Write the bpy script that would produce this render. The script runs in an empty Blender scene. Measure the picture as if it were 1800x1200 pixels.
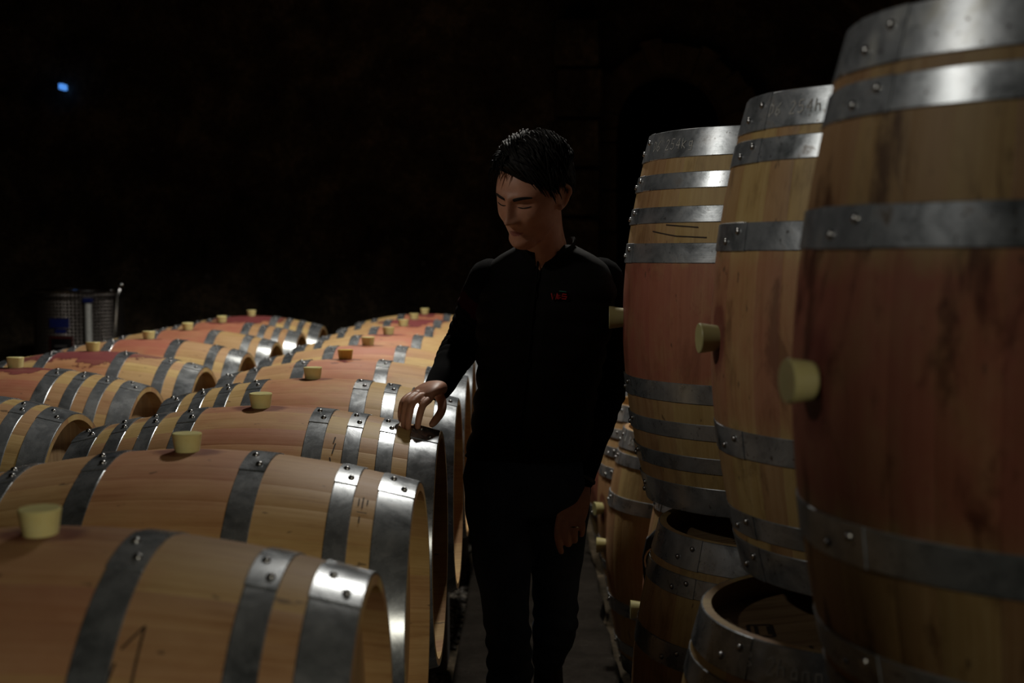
import bpy, bmesh, math, random
from mathutils import Vector, Matrix, noise
PI = math.pi
R_ = math.radians
S = bpy.context.scene
COL = S.collection
random.seed(7)

# ------------------------------------------------------------------ camera
CAMZ = 1.50
cd = bpy.data.cameras.new('camera'); cam = bpy.data.objects.new('camera', cd); COL.objects.link(cam)
cam.location = (0, 0, CAMZ)
cam.rotation_euler = (R_(90 - 3.94), 0, R_(0.60))
cd.sensor_width = 36; cd.lens = 44.0; cd.clip_end = 100
cd.dof.use_dof = True; cd.dof.focus_distance = 3.05; cd.dof.aperture_fstop = 3.2
S.camera = cam
# ------------------------------------------------------------------ world, exposure
w = bpy.data.worlds.new('world'); S.world = w; w.use_nodes = True
w.node_tree.nodes['Background'].inputs[0].default_value = (0.35, 0.45, 0.6, 1)
w.node_tree.nodes['Background'].inputs[1].default_value = 0.0
S.view_settings.view_transform = 'Standard'
S.view_settings.look = 'None'
S.view_settings.gamma = 1
S.view_settings.use_curve_mapping = False
S.view_settings.exposure = 0.0


def spot(name, loc, target, power, color, size, angle, blend):
    l = bpy.data.lights.new(name, 'SPOT'); l.energy = power; l.color = color
    l.shadow_soft_size = size; l.spot_size = R_(angle); l.spot_blend = blend
    o = bpy.data.objects.new(name, l); COL.objects.link(o); o.location = loc
    d = Vector(target) - Vector(loc)
    o.rotation_euler = d.to_track_quat('-Z', 'Y').to_euler()
    return o


# shaded cellar lamps hung from the vault
spot('cellar_lamp_aisle', (0.05, 5.0, 3.5), (-0.7, 5.1, 0.0), 190, (1.0, 0.95, 0.86), 0.10, 128, 0.5)
spot('cellar_lamp_far', (-0.9, 7.1, 3.3), (-0.9, 6.6, 0.0), 80, (1.0, 0.93, 0.80), 0.10, 104, 0.5)
spot('cellar_lamp_left', (-3.1, 0.75, 3.65), (0.55, 2.25, 2.40), 165, (1.0, 0.94, 0.84), 0.11, 43, 0.8)
spot('cellar_lamp_entrance', (1.35, -1.1, 2.05), (-2.0, 2.0, 0.5), 84, (1.0, 0.91, 0.72), 0.14, 62, 0.5)


# ------------------------------------------------------------------ helpers
def tag(o, label=None, cat=None, group=None, kind=None):
    if label: o['label'] = label
    if cat: o['category'] = cat
    if group: o['group'] = group
    if kind: o['kind'] = kind
    return o


def link(name, me, mat=None, parent=None, sharp=35, smooth=True):
    if mat is not None and len(me.materials) == 0: me.materials.append(mat)
    if smooth:
        me.polygons.foreach_set('use_smooth', [True] * len(me.polygons))
        me.set_sharp_from_angle(angle=R_(sharp))
    o = bpy.data.objects.new(name, me); COL.objects.link(o)
    if parent is not None: o.parent = parent
    return o


def bobj(name, bm, mat=None, parent=None, sharp=35, smooth=True):
    bmesh.ops.recalc_face_normals(bm, faces=bm.faces[:])
    me = bpy.data.meshes.new(name); bm.to_mesh(me); bm.free()
    return link(name, me, mat, parent, sharp, smooth)


def pobj(name, V, F, mat=None, parent=None, sharp=35, smooth=True):
    bm = bmesh.new()
    vs = [bm.verts.new(v) for v in V]
    for f in F: bm.faces.new([vs[i] for i in f])
    return bobj(name, bm, mat, parent, sharp, smooth)


def empty(name, loc, label, cat, group=None):
    o = bpy.data.objects.new(name, None); COL.objects.link(o); o.location = loc
    o.empty_display_size = 0.05
    return tag(o, label, cat, group)


def add_box(bm, c, s, rot=None, bevel=0.0):
    m = Matrix.Translation(c)
    if rot is not None: m = m @ rot.to_4x4()
    r = bmesh.ops.create_cube(bm, size=1.0, matrix=m @ Matrix.Diagonal((s[0], s[1], s[2], 1)))
    if bevel > 0:
        es = list({e for v in r['verts'] for e in v.link_edges})
        bmesh.ops.bevel(bm, geom=es, offset=bevel, segments=1, affect='EDGES')


def add_loft(bm, rings, n=24, ex=2.0, cap=True, fn=None):
    """rings: list of (centre, axisA, axisB); superellipse exponent ex; fn(i,ang,p)->p"""
    rows = []
    for i, (c, a, b) in enumerate(rings):
        row = []
        for k in range(n):
            t = 2 * PI * k / n
            ct, st = math.cos(t), math.sin(t)
            x = math.copysign(abs(ct) ** (2 / ex), ct); y = math.copysign(abs(st) ** (2 / ex), st)
            p = Vector(c) + Vector(a) * x + Vector(b) * y
            if fn: p = fn(i, t, p, Vector(c))
            row.append(bm.verts.new(p))
        rows.append(row)
    for i in range(len(rows) - 1):
        for k in range(n):
            bm.faces.new((rows[i][k], rows[i][(k + 1) % n], rows[i + 1][(k + 1) % n], rows[i + 1][k]))
    if cap:
        bm.faces.new(rows[0][::-1]); bm.faces.new(rows[-1])
    return rows


def smooth_path(pts, rad, sub=6):
    """Catmull-Rom through points (and radii tuples)"""
    P = [Vector(p) for p in pts]; out = []; ro = []
    n = len(P)
    rad = [r if isinstance(r, (tuple, list)) else (r, r) for r in rad]
    for i in range(n - 1):
        p0 = P[max(i - 1, 0)]; p1 = P[i]; p2 = P[i + 1]; p3 = P[min(i + 2, n - 1)]
        r0 = rad[max(i - 1, 0)]; r1 = rad[i]; r2 = rad[i + 1]; r3 = rad[min(i + 2, n - 1)]
        for s in range(sub):
            t = s / sub
            def cr(a, b, c, d):
                return 0.5 * ((2 * b) + (c - a) * t + (2 * a - 5 * b + 4 * c - d) * t * t + (3 * b - a - 3 * c + d) * t ** 3)
            out.append(cr(p0, p1, p2, p3))
            ro.append((cr(r0[0], r1[0], r2[0], r3[0]), cr(r0[1], r1[1], r2[1], r3[1])))
    out.append(P[-1]); ro.append(rad[-1])
    return out, ro


def limb(bm, pts, rad, ref=(0, 1, 0), n=20, sub=6, ex=2.0, fn=None, round_ends=True):
    """tapered tube; radii (across, along ref)"""
    P, Rr = smooth_path(pts, rad, sub)
    rings = []
    ref = Vector(ref)
    m = len(P)
    for i in range(m):
        t = (P[min(i + 1, m - 1)] - P[max(i - 1, 0)]).normalized()
        a = t.cross(ref)
        if a.length < 1e-4: a = t.cross(Vector((1, 0.2, 0)))
        a.normalize(); b = a.cross(t).normalized()
        rings.append((P[i], a * Rr[i][0], b * Rr[i][1]))
    if round_ends:
        def endcap(idx, sgn):
            c, a, b = rings[idx]; t = a.cross(b).normalized()
            d = (P[1] - P[0]).normalized() * -1 if idx == 0 else (P[-1] - P[-2]).normalized()
            r = min(a.length, b.length); L = []
            for q in (0.35, 0.65, 0.88, 0.985):
                h = q * r; s = math.sqrt(max(1 - q * q, 0.0))
                L.append((c + d * h, a * s, b * s))
            return L
        rings = endcap(0, -1)[::-1] + rings + endcap(-1, 1)
    add_loft(bm, rings, n, ex, True, fn)


def tube_mesh(bm, pts, r, n=8, closed=False):
    P = [Vector(p) for p in pts]; m = len(P); rows = []
    prev = None
    for i in range(m):
        if closed: t = (P[(i + 1) % m] - P[i - 1]).normalized()
        else: t = (P[min(i + 1, m - 1)] - P[max(i - 1, 0)]).normalized()
        if prev is None:
            a = t.cross(Vector((0, 0, 1)))
            if a.length < .05: a = t.cross(Vector((0, 1, 0)))
        else:
            a = prev - t * prev.dot(t)
        a.normalize(); prev = a; b = t.cross(a)
        rr = r[i] if isinstance(r, (list, tuple)) else r
        rows.append([bm.verts.new(P[i] + (a * math.cos(2 * PI * k / n) + b * math.sin(2 * PI * k / n)) * rr) for k in range(n)])
    for i in range(m if closed else m - 1):
        A = rows[i]; B = rows[(i + 1) % m]
        for k in range(n): bm.faces.new((A[k], A[(k + 1) % n], B[(k + 1) % n], B[k]))
    if not closed: bm.faces.new(rows[0][::-1]); bm.faces.new(rows[-1])


def add_lathe(bm, prof, n=32, axis='Z', c=(0, 0, 0)):
    """prof: (r,h) list; closed solid when ends at r=0"""
    rows = []
    for r, h in prof:
        row = []
        for k in range(n):
            t = 2 * PI * k / n
            x, y, z = r * math.cos(t), r * math.sin(t), h
            p = (x, y, z) if axis == 'Z' else (z, x, y)
            row.append(bm.verts.new(Vector(p) + Vector(c)))
        rows.append(row)
    for i in range(len(rows) - 1):
        for k in range(n): bm.faces.new((rows[i][k], rows[i][(k + 1) % n], rows[i + 1][(k + 1) % n], rows[i + 1][k]))
    bm.faces.new(rows[0][::-1]); bm.faces.new(rows[-1])


def remeshed(name, bm, voxel, mat, parent, smooth_iter=3):
    bmesh.ops.recalc_face_normals(bm, faces=bm.faces[:])
    me = bpy.data.meshes.new(name + '_src'); bm.to_mesh(me); bm.free()
    o = bpy.data.objects.new(name, me); COL.objects.link(o)
    m = o.modifiers.new('r', 'REMESH'); m.mode = 'VOXEL'; m.voxel_size = voxel; m.adaptivity = 0
    if smooth_iter:
        s = o.modifiers.new('s', 'SMOOTH'); s.factor = 0.5; s.iterations = smooth_iter
    dg = bpy.context.evaluated_depsgraph_get(); dg.update()
    nm = bpy.data.meshes.new_from_object(o.evaluated_get(dg))
    bpy.data.objects.remove(o); bpy.data.meshes.remove(me)
    nm.name = name; nm.materials.clear()
    return link(name, nm, mat, parent, 180)


# ------------------------------------------------------------------ node helper
class NT:
    def __init__(s, name):
        s.m = bpy.data.materials.new(name); s.m.use_nodes = True
        s.t = s.m.node_tree; s.t.nodes.clear()
        s.out = s.n('ShaderNodeOutputMaterial'); s.b = s.n('ShaderNodeBsdfPrincipled')
        s.t.links.new(s.b.outputs[0], s.out.inputs[0])
    def n(s, typ, **kw):
        x = s.t.nodes.new(typ)
        for k, v in kw.items(): setattr(x, k, v)
        return x
    def l(s, a, b): s.t.links.new(a, b)
    def val(s, sock, v):
        if hasattr(v, 'is_linked') or isinstance(v, bpy.types.NodeSocket): s.l(v, sock)
        else: sock.default_value = v
    def math(s, op, a, b=None, c=None, clamp=False):
        x = s.n('ShaderNodeMath', operation=op, use_clamp=clamp)
        s.val(x.inputs[0], a)
        if b is not None: s.val(x.inputs[1], b)
        if c is not None: s.val(x.inputs[2], c)
        return x.outputs[0]
    def obj(s): return s.n('ShaderNodeTexCoord').outputs['Object']
    def attr(s, name): return s.n('ShaderNodeAttribute', attribute_type='OBJECT', attribute_name=name).outputs['Fac']
    def rnd(s): return s.n('ShaderNodeObjectInfo').outputs['Random']
    def comb(s, x, y, z):
        c = s.n('ShaderNodeCombineXYZ'); s.val(c.inputs[0], x); s.val(c.inputs[1], y); s.val(c.inputs[2], z); return c.outputs[0]
    def sep(s, v):
        c = s.n('ShaderNodeSeparateXYZ'); s.l(v, c.inputs[0]); return c.outputs
    def noise(s, vec, scale, detail=4, rough=0.55, dist=0.0):
        x = s.n('ShaderNodeTexNoise'); s.l(vec, x.inputs['Vector']); x.inputs['Scale'].default_value = scale
        x.inputs['Detail'].default_value = detail; x.inputs['Roughness'].default_value = rough; x.inputs['Distortion'].default_value = dist
        return x.outputs['Fac']
    def mapv(s, vec, sc, loc=(0, 0, 0)):
        x = s.n('ShaderNodeMapping'); s.l(vec, x.inputs[0]); x.inputs['Scale'].default_value = sc; x.inputs['Location'].default_value = loc
        return x.outputs[0]
    def ramp(s, f, stops):
        x = s.n('ShaderNodeValToRGB'); s.l(f, x.inputs[0]); e = x.color_ramp.elements
        e[0].position = stops[0][0]; e[0].color = stops[0][1]
        e[1].position = stops[-1][0]; e[1].color = stops[-1][1]
        for p, c in stops[1:-1]:
            q = e.new(p); q.color = c
        return x.outputs[0]
    def mr(s, v, a, b, c=0.0, d=1.0):
        x = s.n('ShaderNodeMapRange', interpolation_type='SMOOTHSTEP'); s.val(x.inputs[0], v)
        for i, q in enumerate((a, b, c, d)): x.inputs[i + 1].default_value = q
        return x.outputs[0]
    def mix(s, f, a, b, blend='MIX'):
        x = s.n('ShaderNodeMix', data_type='RGBA', blend_type=blend)
        s.val(x.inputs[0], f)
        for i, q in ((6, a), (7, b)):
            if isinstance(q, tuple): x.inputs[i].default_value = q
            else: s.l(q, x.inputs[i])
        return x.outputs[2]
    def bump(s, h, st, dist=0.01):
        x = s.n('ShaderNodeBump'); x.inputs['Strength'].default_value = st; x.inputs['Distance'].default_value = dist
        s.l(h, x.inputs['Height']); s.l(x.outputs[0], s.b.inputs['Normal'])
    def set(s, **kw):
        for k, v in kw.items():
            s.val(s.b.inputs[k.replace('_', ' ')], v)
        return s


def C4(r, g, b): return (r, g, b, 1.0)


def simple(name, col, rough=0.6, metal=0.0, **kw):
    t = NT(name); v = t.obj(); f = t.noise(v, kw.pop('ns', 40.0))
    a = C4(*[c * 0.8 for c in col]); b = C4(*[min(c * 1.15, 1) for c in col])
    t.l(t.ramp(f, [(0.3, a), (0.7, b)]), t.b.inputs['Base Color'])
    t.b.inputs['Roughness'].default_value = rough; t.b.inputs['Metallic'].default_value = metal
    for k, q in kw.items(): t.b.inputs[k.replace('_', ' ')].default_value = q
    return t.m


def wood_mat():
    t = NT('barrel_oak'); P = t.obj(); x, y, z = t.sep(P)
    seed = t.attr('seed'); tone = t.attr('tone'); stain = t.attr('stain'); spill = t.attr('spill')
    ang = t.math('ARCTAN2', y, z); u = t.math('MULTIPLY', ang, 0.35)
    rn = t.rnd()
    off = t.math('MULTIPLY', rn, 7.3); so = t.math('MULTIPLY', seed, 3.7)
    g = t.comb(t.math('ADD', t.math('MULTIPLY', x, 2.2), off), t.math('ADD', t.math('MULTIPLY', u, 55), off), so)
    g1 = t.noise(g, 1.6, 6, 0.62, 0.35)
    gf = t.comb(t.math('ADD', t.math('MULTIPLY', x, 14), off), t.math('MULTIPLY', u, 520), so)
    g2 = t.noise(gf, 1.0, 3, 0.6)
    blot = t.noise(t.comb(t.math('ADD', t.math('MULTIPLY', x, 3.5), so), t.math('MULTIPLY', u, 6), so), 2.2, 5, 0.6)
    f = t.math('ADD', t.math('MULTIPLY', g1, 0.45), t.math('ADD', t.math('MULTIPLY', g2, 0.15), t.math('MULTIPLY', blot, 0.40)))
    base = t.ramp(f, [(0.34, C4(.42, .235, .085)), (0.46, C4(.57, .355, .142)), (0.60, C4(.66, .440, .195)), (0.72, C4(.72, .51, .25))])
    # every stave its own tone
    hsv = t.n('ShaderNodeHueSaturation'); t.l(base, hsv.inputs['Color']); hsv.inputs['Saturation'].default_value = .97
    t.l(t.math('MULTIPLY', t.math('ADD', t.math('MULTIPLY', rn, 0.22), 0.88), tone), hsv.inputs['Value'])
    t.l(t.math('ADD', t.math('MULTIPLY', rn, 0.03), 0.483), hsv.inputs['Hue'])
    c = hsv.outputs[0]
    # wine-rubbed band between the quarter hoops
    n1 = t.noise(t.comb(t.math('ADD', t.math('MULTIPLY', x, 4), so), t.math('MULTIPLY', u, 7), so), 2.0, 5, 0.65)
    ax = t.math('ABSOLUTE', x)
    band = t.mr(t.math('ADD', ax, t.math('MULTIPLY', t.math('SUBTRACT', n1, 0.5), 0.16)), 0.12, 0.185, 1.0, 0.0)
    streak = t.mr(n1, 0.25, 0.62, 0.55, 1.0)
    side = t.math('MAXIMUM', t.mr(t.math('ABSOLUTE', u), .16, .36, 1.0, 0.25), t.attr('around'))
    m = t.math('MULTIPLY', t.math('MULTIPLY', t.math('MULTIPLY', band, side), streak), stain, clamp=True)
    c = t.mix(t.math('MULTIPLY', m, .88, None, True), c, t.mix(.55, t.mix(1.0, c, C4(.90, .54, .62), 'MULTIPLY'), t.mix(1.0, C4(.50, .135, .115), t.comb(tone, tone, tone), 'MULTIPLY')))
    # spilt wine round the bung, with a dark dried edge
    n2 = t.noise(t.comb(t.math('ADD', t.math('MULTIPLY', x, 5), so), t.math('MULTIPLY', u, 5), t.math('ADD', so, 4.1)), 1.8, 4, 0.6)
    d = t.math('SQRT', t.math('ADD', t.math('POWER', t.math('MULTIPLY', x, 0.75), 2), t.math('POWER', u, 2)))
    d = t.math('ADD', d, t.math('MULTIPLY', t.math('SUBTRACT', n2, 0.5), 0.26))
    lim = t.math('MULTIPLY', spill, 0.16)
    dd = t.math('SUBTRACT', lim, d)
    sm = t.math('MULTIPLY', t.mr(dd, -0.004, 0.006), t.mr(spill, 0.0, 0.1))
    edge = t.math('MULTIPLY', t.math('MULTIPLY', t.mr(dd, -0.008, 0.0), t.mr(spill, 0.0, 0.1)), t.mr(dd, 0.0, 0.016, 1, 0))
    c = t.mix(t.math('MULTIPLY', sm, 0.78), c, C4(.185, .022, .050))
    c = t.mix(t.math('MULTIPLY', edge, 0.6), c, C4(.10, .012, .02))
    # damp patch right at the bung on every barrel
    d0 = t.math('SQRT', t.math('ADD', t.math('POWER', t.math('MULTIPLY', x, 0.7), 2), t.math('POWER', u, 2)))
    d0 = t.math('ADD', d0, t.math('MULTIPLY', t.math('SUBTRACT', n2, 0.5), 0.05))
    c = t.mix(t.mr(d0, 0.035, 0.055, 0.75, 0.0), c, C4(.13, .028, .025))
    # knots, mildew specks and scuffs
    sp = t.noise(t.comb(t.math('ADD', t.math('MULTIPLY', x, 10), so), t.math('MULTIPLY', u, 22), so), 2.4, 2, 0.5)
    c = t.mix(t.mr(sp, 0.70, 0.76, 0, 0.65), c, C4(.07, .045, .03))
    grime = t.attr('grime')
    gn = t.noise(t.comb(t.math('ADD', t.math('MULTIPLY', x, 2.2), so), t.math('MULTIPLY', u, 5), t.math('ADD', so, 9)), 2.6, 5, 0.65, 0.5)
    c = t.mix(t.math('MULTIPLY', t.mr(gn, 0.50, 0.68), grime), c, t.mix(1.0, c, C4(.30, .24, .24), 'MULTIPLY'))
    t.l(c, t.b.inputs['Base Color'])
    t.l(t.math('ADD', t.math('MULTIPLY', f, 0.25), 0.42), t.b.inputs['Roughness'])
    t.b.inputs['Specular IOR Level'].default_value = 0.3
    t.bump(t.math('ADD', g2, g1), 0.10, 0.003)
    return t.m


def steel_mat():
    t = NT('hoop_galvanised_steel'); P = t.obj(); x, y, z = t.sep(P)
    seed = t.attr('seed'); so = t.math('MULTIPLY', seed, 5.1); rn = t.math('MULTIPLY', t.rnd(), 0.02)
    off = t.math('ADD', so, rn)
    v = t.n('ShaderNodeVectorMath', operation='ADD'); t.l(P, v.inputs[0]); t.l(t.comb(off, off, so), v.inputs[1])
    V = v.outputs[0]
    n1 = t.noise(V, 14, 6, 0.68, 0.4); n2 = t.noise(V, 4.5, 4, 0.6); n3 = t.noise(V, 95, 3, 0.6)
    br = t.noise(t.comb(t.math('MULTIPLY', x, 420), off, off), 1.0, 2, 0.5)
    f = t.math('ADD', t.math('MULTIPLY', n1, 0.6), t.math('MULTIPLY', n2, 0.4))
    c = t.ramp(f, [(0.36, C4(.13, .145, .155)), (0.48, C4(.31, .335, .36)), (0.62, C4(.48, .51, .54))])
    rust = t.attr('rust')
    rm = t.math('MULTIPLY', t.mr(n1, 0.56, 0.70), rust)
    c = t.mix(rm, c, C4(.10, .075, .05))
    sp = t.math('MULTIPLY', t.mr(n3, 0.63, 0.72), rust)
    c = t.mix(sp, c, C4(.06, .05, .04))
    wn = t.math('MULTIPLY', t.mr(n2, 0.60, 0.72), rust)
    c = t.mix(t.math('MULTIPLY', wn, 0.6), c, C4(.42, .40, .30))
    t.l(c, t.b.inputs['Base Color'])
    t.l(t.math('SUBTRACT', 0.66, t.math('MULTIPLY', t.math('MAXIMUM', rm, wn), 0.6)), t.b.inputs['Metallic'])
    t.l(t.math('ADD', t.math('MULTIPLY', n1, 0.26), t.math('ADD', 0.12, t.math('MULTIPLY', rust, 0.08))), t.b.inputs['Roughness'])
    t.bump(t.math('ADD', t.math('MULTIPLY', n1, 0.7), t.math('MULTIPLY', br, 0.10)), 0.09, 0.004)
    return t.m


M_WOOD = wood_mat(); M_STEEL = steel_mat()
M_RIVET = simple('rivet_steel', (.42, .42, .42), .3, 1.0)


def head_mat():
    t = NT('barrel_head_oak'); P = t.obj(); x, y, z = t.sep(P); rn = t.rnd(); off = t.math('MULTIPLY', rn, 6.0)
    g = t.noise(t.comb(t.math('ADD', t.math('MULTIPLY', z, 3), off), t.math('MULTIPLY', y, 40), off), 1.4, 6, 0.6, 0.4)
    c = t.ramp(g, [(0.3, C4(.33, .19, .085)), (0.5, C4(.47, .30, .15)), (0.7, C4(.57, .39, .21))])
    h = t.n('ShaderNodeHueSaturation'); t.l(c, h.inputs['Color'])
    t.l(t.math('MULTIPLY', t.math('ADD', t.math('MULTIPLY', rn, 0.35), 0.8), t.attr('tone')), h.inputs['Value'])
    t.l(h.outputs[0], t.b.inputs['Base Color']); t.b.inputs['Roughness'].default_value = 0.6
    t.bump(g, 0.1, 0.003)
    return t.m


M_HEAD = head_mat()


def bung_mat():
    t = NT('bung_silicone'); f = t.noise(t.obj(), 30)
    a = t.ramp(f, [(0.3, C4(.80, .72, .30)), (0.7, C4(.88, .82, .40))])
    b = t.mix(t.attr('amber'), a, C4(.85, .58, .10))
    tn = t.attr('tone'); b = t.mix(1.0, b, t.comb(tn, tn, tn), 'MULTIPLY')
    t.l(b, t.b.inputs['Base Color']); t.b.inputs['Roughness'].default_value = 0.4
    t.b.inputs['Subsurface Weight'].default_value = 0.12
    t.b.inputs['Subsurface Radius'].default_value = (0.02, 0.012, 0.004)
    return t.m


M_BUNG = bung_mat()
M_CHALK = simple('chalk_white', (.42, .42, .40), .9)
M_BURN = simple('burnt_mark', (.035, .022, .014), .8)

# ------------------------------------------------------------------ barrel prototypes
BR, HR, HL = 0.35, 0.285, 0.44            # bilge radius, end radius, half length


def prof(x):
    t = abs(x) / HL
    return BR - (BR - HR) * t ** 1.9


def stave_mesh(a0, a1, i):
    bm = bmesh.new(); nx = 14; rows = []
    for k in range(nx + 1):
        x = -HL + 2 * HL * k / nx
        r = prof(x); ri = r - (0.024 - 0.008 * (abs(x) / HL) ** 8)
        row = []
        g = 0.0005
        for (q, rr) in ((0.0, r - g), (0.06, r), (0.5, r + 0.0004), (0.94, r), (1.0, r - g), (1.0, ri), (0.66, ri), (0.33, ri), (0.0, ri)):
            a = a0 + (a1 - a0) * q
            row.append(bm.verts.new((x, rr * math.sin(a), rr * math.cos(a))))
        rows.append(row)
    for k in range(nx):
        A, B = rows[k], rows[k + 1]
        for j in range(9): bm.faces.new((A[j], A[(j + 1) % 9], B[(j + 1) % 9], B[j]))
    bm.faces.new(rows[0][::-1]); bm.faces.new(rows[-1])
    bmesh.ops.recalc_face_normals(bm, faces=bm.faces[:])
    me = bpy.data.meshes.new('stave'); bm.to_mesh(me); bm.free()
    me.materials.append(M_WOOD)
    me.polygons.foreach_set('use_smooth', [True] * len(me.polygons)); me.set_sharp_from_angle(angle=R_(30))
    return me


rs = random.Random(3)
wd = [rs.uniform(0.75, 1.3) for _ in range(27)]; tot = sum(wd)
wd[0] = tot / 27 * 1.15; tot = sum(wd)
STAVES = []; acc = -wd[0] / tot * PI
for i, q in enumerate(wd):
    a1 = acc + q / tot * 2 * PI
    STAVES.append(stave_mesh(acc, a1, i)); acc = a1


def hoop_mesh(xc, wdt):
    bm = bmesh.new(); n = 96; th = 0.0024
    xs = [xc - wdt / 2, xc - wdt / 2 + .0012, xc + wdt / 2 - .0012, xc + wdt / 2]
    rows = []
    for k in range(n):
        a = 2 * PI * k / n; row = []
        for j, x in enumerate(xs):
            r = prof(min(max(x, -HL), HL)) + (th if j in (1, 2) else th * .6); row.append(bm.verts.new((x, r * math.sin(a), r * math.cos(a))))
        for x in (xs[3], xs[0]):
            r = prof(min(max(x, -HL), HL)) - 0.0012; row.append(bm.verts.new((x, r * math.sin(a), r * math.cos(a))))
        rows.append(row)
    for k in range(n):
        A, B = rows[k], rows[(k + 1) % n]
        for j in range(6): bm.faces.new((A[j], A[(j + 1) % 6], B[(j + 1) % 6], B[j]))
    bmesh.ops.recalc_face_normals(bm, faces=bm.faces[:])
    me = bpy.data.meshes.new('hoop'); bm.to_mesh(me); bm.free(); me.materials.append(M_STEEL)
    me.polygons.foreach_set('use_smooth', [True] * len(me.polygons)); me.set_sharp_from_angle(angle=R_(25))
    return me


def surf(x, a, h=0.0):
    r = prof(min(max(x, -HL), HL)) + h
    return Vector((x, r * math.sin(a), r * math.cos(a)))


def lap_mesh(xc, wdt, a0, a1):
    bm = bmesh.new(); n = 8; rows = []
    for k in range(n + 1):
        a = a0 + (a1 - a0) * k / n; row = []
        for x, h in ((xc - wdt / 2 - .001, .002), (xc - wdt / 2, .0040), (xc + wdt / 2, .0040), (xc + wdt / 2 + .001, .002)):
            row.append(bm.verts.new(surf(x, a, h)))
        rows.append(row)
    for k in range(n):
        for j in range(4): bm.faces.new((rows[k][j], rows[k][(j + 1) % 4], rows[k + 1][(j + 1) % 4], rows[k + 1][j]))
    bm.faces.new(rows[0][::-1]); bm.faces.new(rows[-1])
    bmesh.ops.recalc_face_normals(bm, faces=bm.faces[:])
    me = bpy.data.meshes.new('hoop_lap'); bm.to_mesh(me); bm.free(); me.materials.append(M_STEEL)
    me.polygons.foreach_set('use_smooth', [True] * len(me.polygons)); me.set_sharp_from_angle(angle=R_(30))
    return me


def rivet_mesh(x, a):
    bm = bmesh.new(); c = surf(x, a, .0045); nrm = Vector((0, math.sin(a), math.cos(a)))
    t1 = Vector((1, 0, 0)); t2 = nrm.cross(t1); rows = []
    for r, h in ((.0065, -.001), (.0065, .001), (.0046, .0034), (.0018, .0046)):
        rows.append([bm.verts.new(c + nrm * h + (t1 * math.cos(2 * PI * k / 8) + t2 * math.sin(2 * PI * k / 8)) * r) for k in range(8)])
    for i in range(3):
        for k in range(8): bm.faces.new((rows[i][k], rows[i][(k + 1) % 8], rows[i + 1][(k + 1) % 8], rows[i + 1][k]))
    bm.faces.new(rows[0][::-1]); bm.faces.new(rows[-1])
    bmesh.ops.recalc_face_normals(bm, faces=bm.faces[:])
    me = bpy.data.meshes.new('rivet'); bm.to_mesh(me); bm.free(); me.materials.append(M_RIVET)
    me.polygons.foreach_set('use_smooth', [True] * len(me.polygons)); me.set_sharp_from_angle(angle=R_(50))
    return me


def head_board_meshes(xh):
    out = []; r0 = prof(xh) - .016
    ys = [-1.0, -.70, -.42, -.13, .16, .45, .72, 1.0]
    for i in range(7):
        y0, y1 = ys[i] * r0 + .0006, ys[i + 1] * r0 - .0006
        bm = bmesh.new(); s = 1 if xh > 0 else -1
        xs = (xh, xh - s * .018)
        pts = []
        m = 6
        for k in range(m + 1):
            yy = y0 + (y1 - y0) * k / m; pts.append((yy, math.sqrt(max(r0 * r0 - yy * yy, 1e-6))))
        for k in range(m, -1, -1):
            yy = y0 + (y1 - y0) * k / m; pts.append((yy, -math.sqrt(max(r0 * r0 - yy * yy, 1e-6))))
        A = [bm.verts.new((xs[0], p[0], p[1])) for p in pts]; B = [bm.verts.new((xs[1], p[0], p[1])) for p in pts]
        bm.faces.new(A); bm.faces.new(B[::-1])
        L = len(pts)
        for k in range(L): bm.faces.new((A[k], A[(k + 1) % L], B[(k + 1) % L], B[k]))
        bmesh.ops.recalc_face_normals(bm, faces=bm.faces[:])
        me = bpy.data.meshes.new('head_board'); bm.to_mesh(me); bm.free(); me.materials.append(M_HEAD)
        out.append(me)
    return out


HEADS = head_board_meshes(HL - .042) + head_board_meshes(-HL + .042)
bm = bmesh.new(); add_lathe(bm, [(.019, -.03), (.0235, 0), (.0275, .028), (.0282, .032), (.0270, .034), (.012, .0335)], 24, 'Z', (0, 0, BR))
bmesh.ops.recalc_face_normals(bm, faces=bm.faces[:])
BUNG = bpy.data.meshes.new('bung'); bm.to_mesh(BUNG); bm.free(); BUNG.materials.append(M_BUNG)
BUNG.polygons.foreach_set('use_smooth', [True] * len(BUNG.polygons)); BUNG.set_sharp_from_angle(angle=R_(40))

HT = {'eight': [(.158, .045), (.245, .037), (.322, .037), (.4075, .065)],
      'six': [(.145, .046), (.315, .040), (.4075, .065)],
      'six_upright': [(.186, .050), (.338, .042), (.4075, .065)]}
HOOPS = {}
for k, L in HT.items():
    HOOPS[k] = []
    for (x, wdt) in L:
        for s in (1, -1):
            xc = x * s
            a = -R_(9)
            HOOPS[k].append((hoop_mesh(xc, wdt), lap_mesh(xc, wdt, -R_(17), R_(4)),
                             rivet_mesh(xc - wdt * .18, a + R_(4.5)), rivet_mesh(xc + wdt * .18, a - R_(3.5)), xc, wdt))


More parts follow.
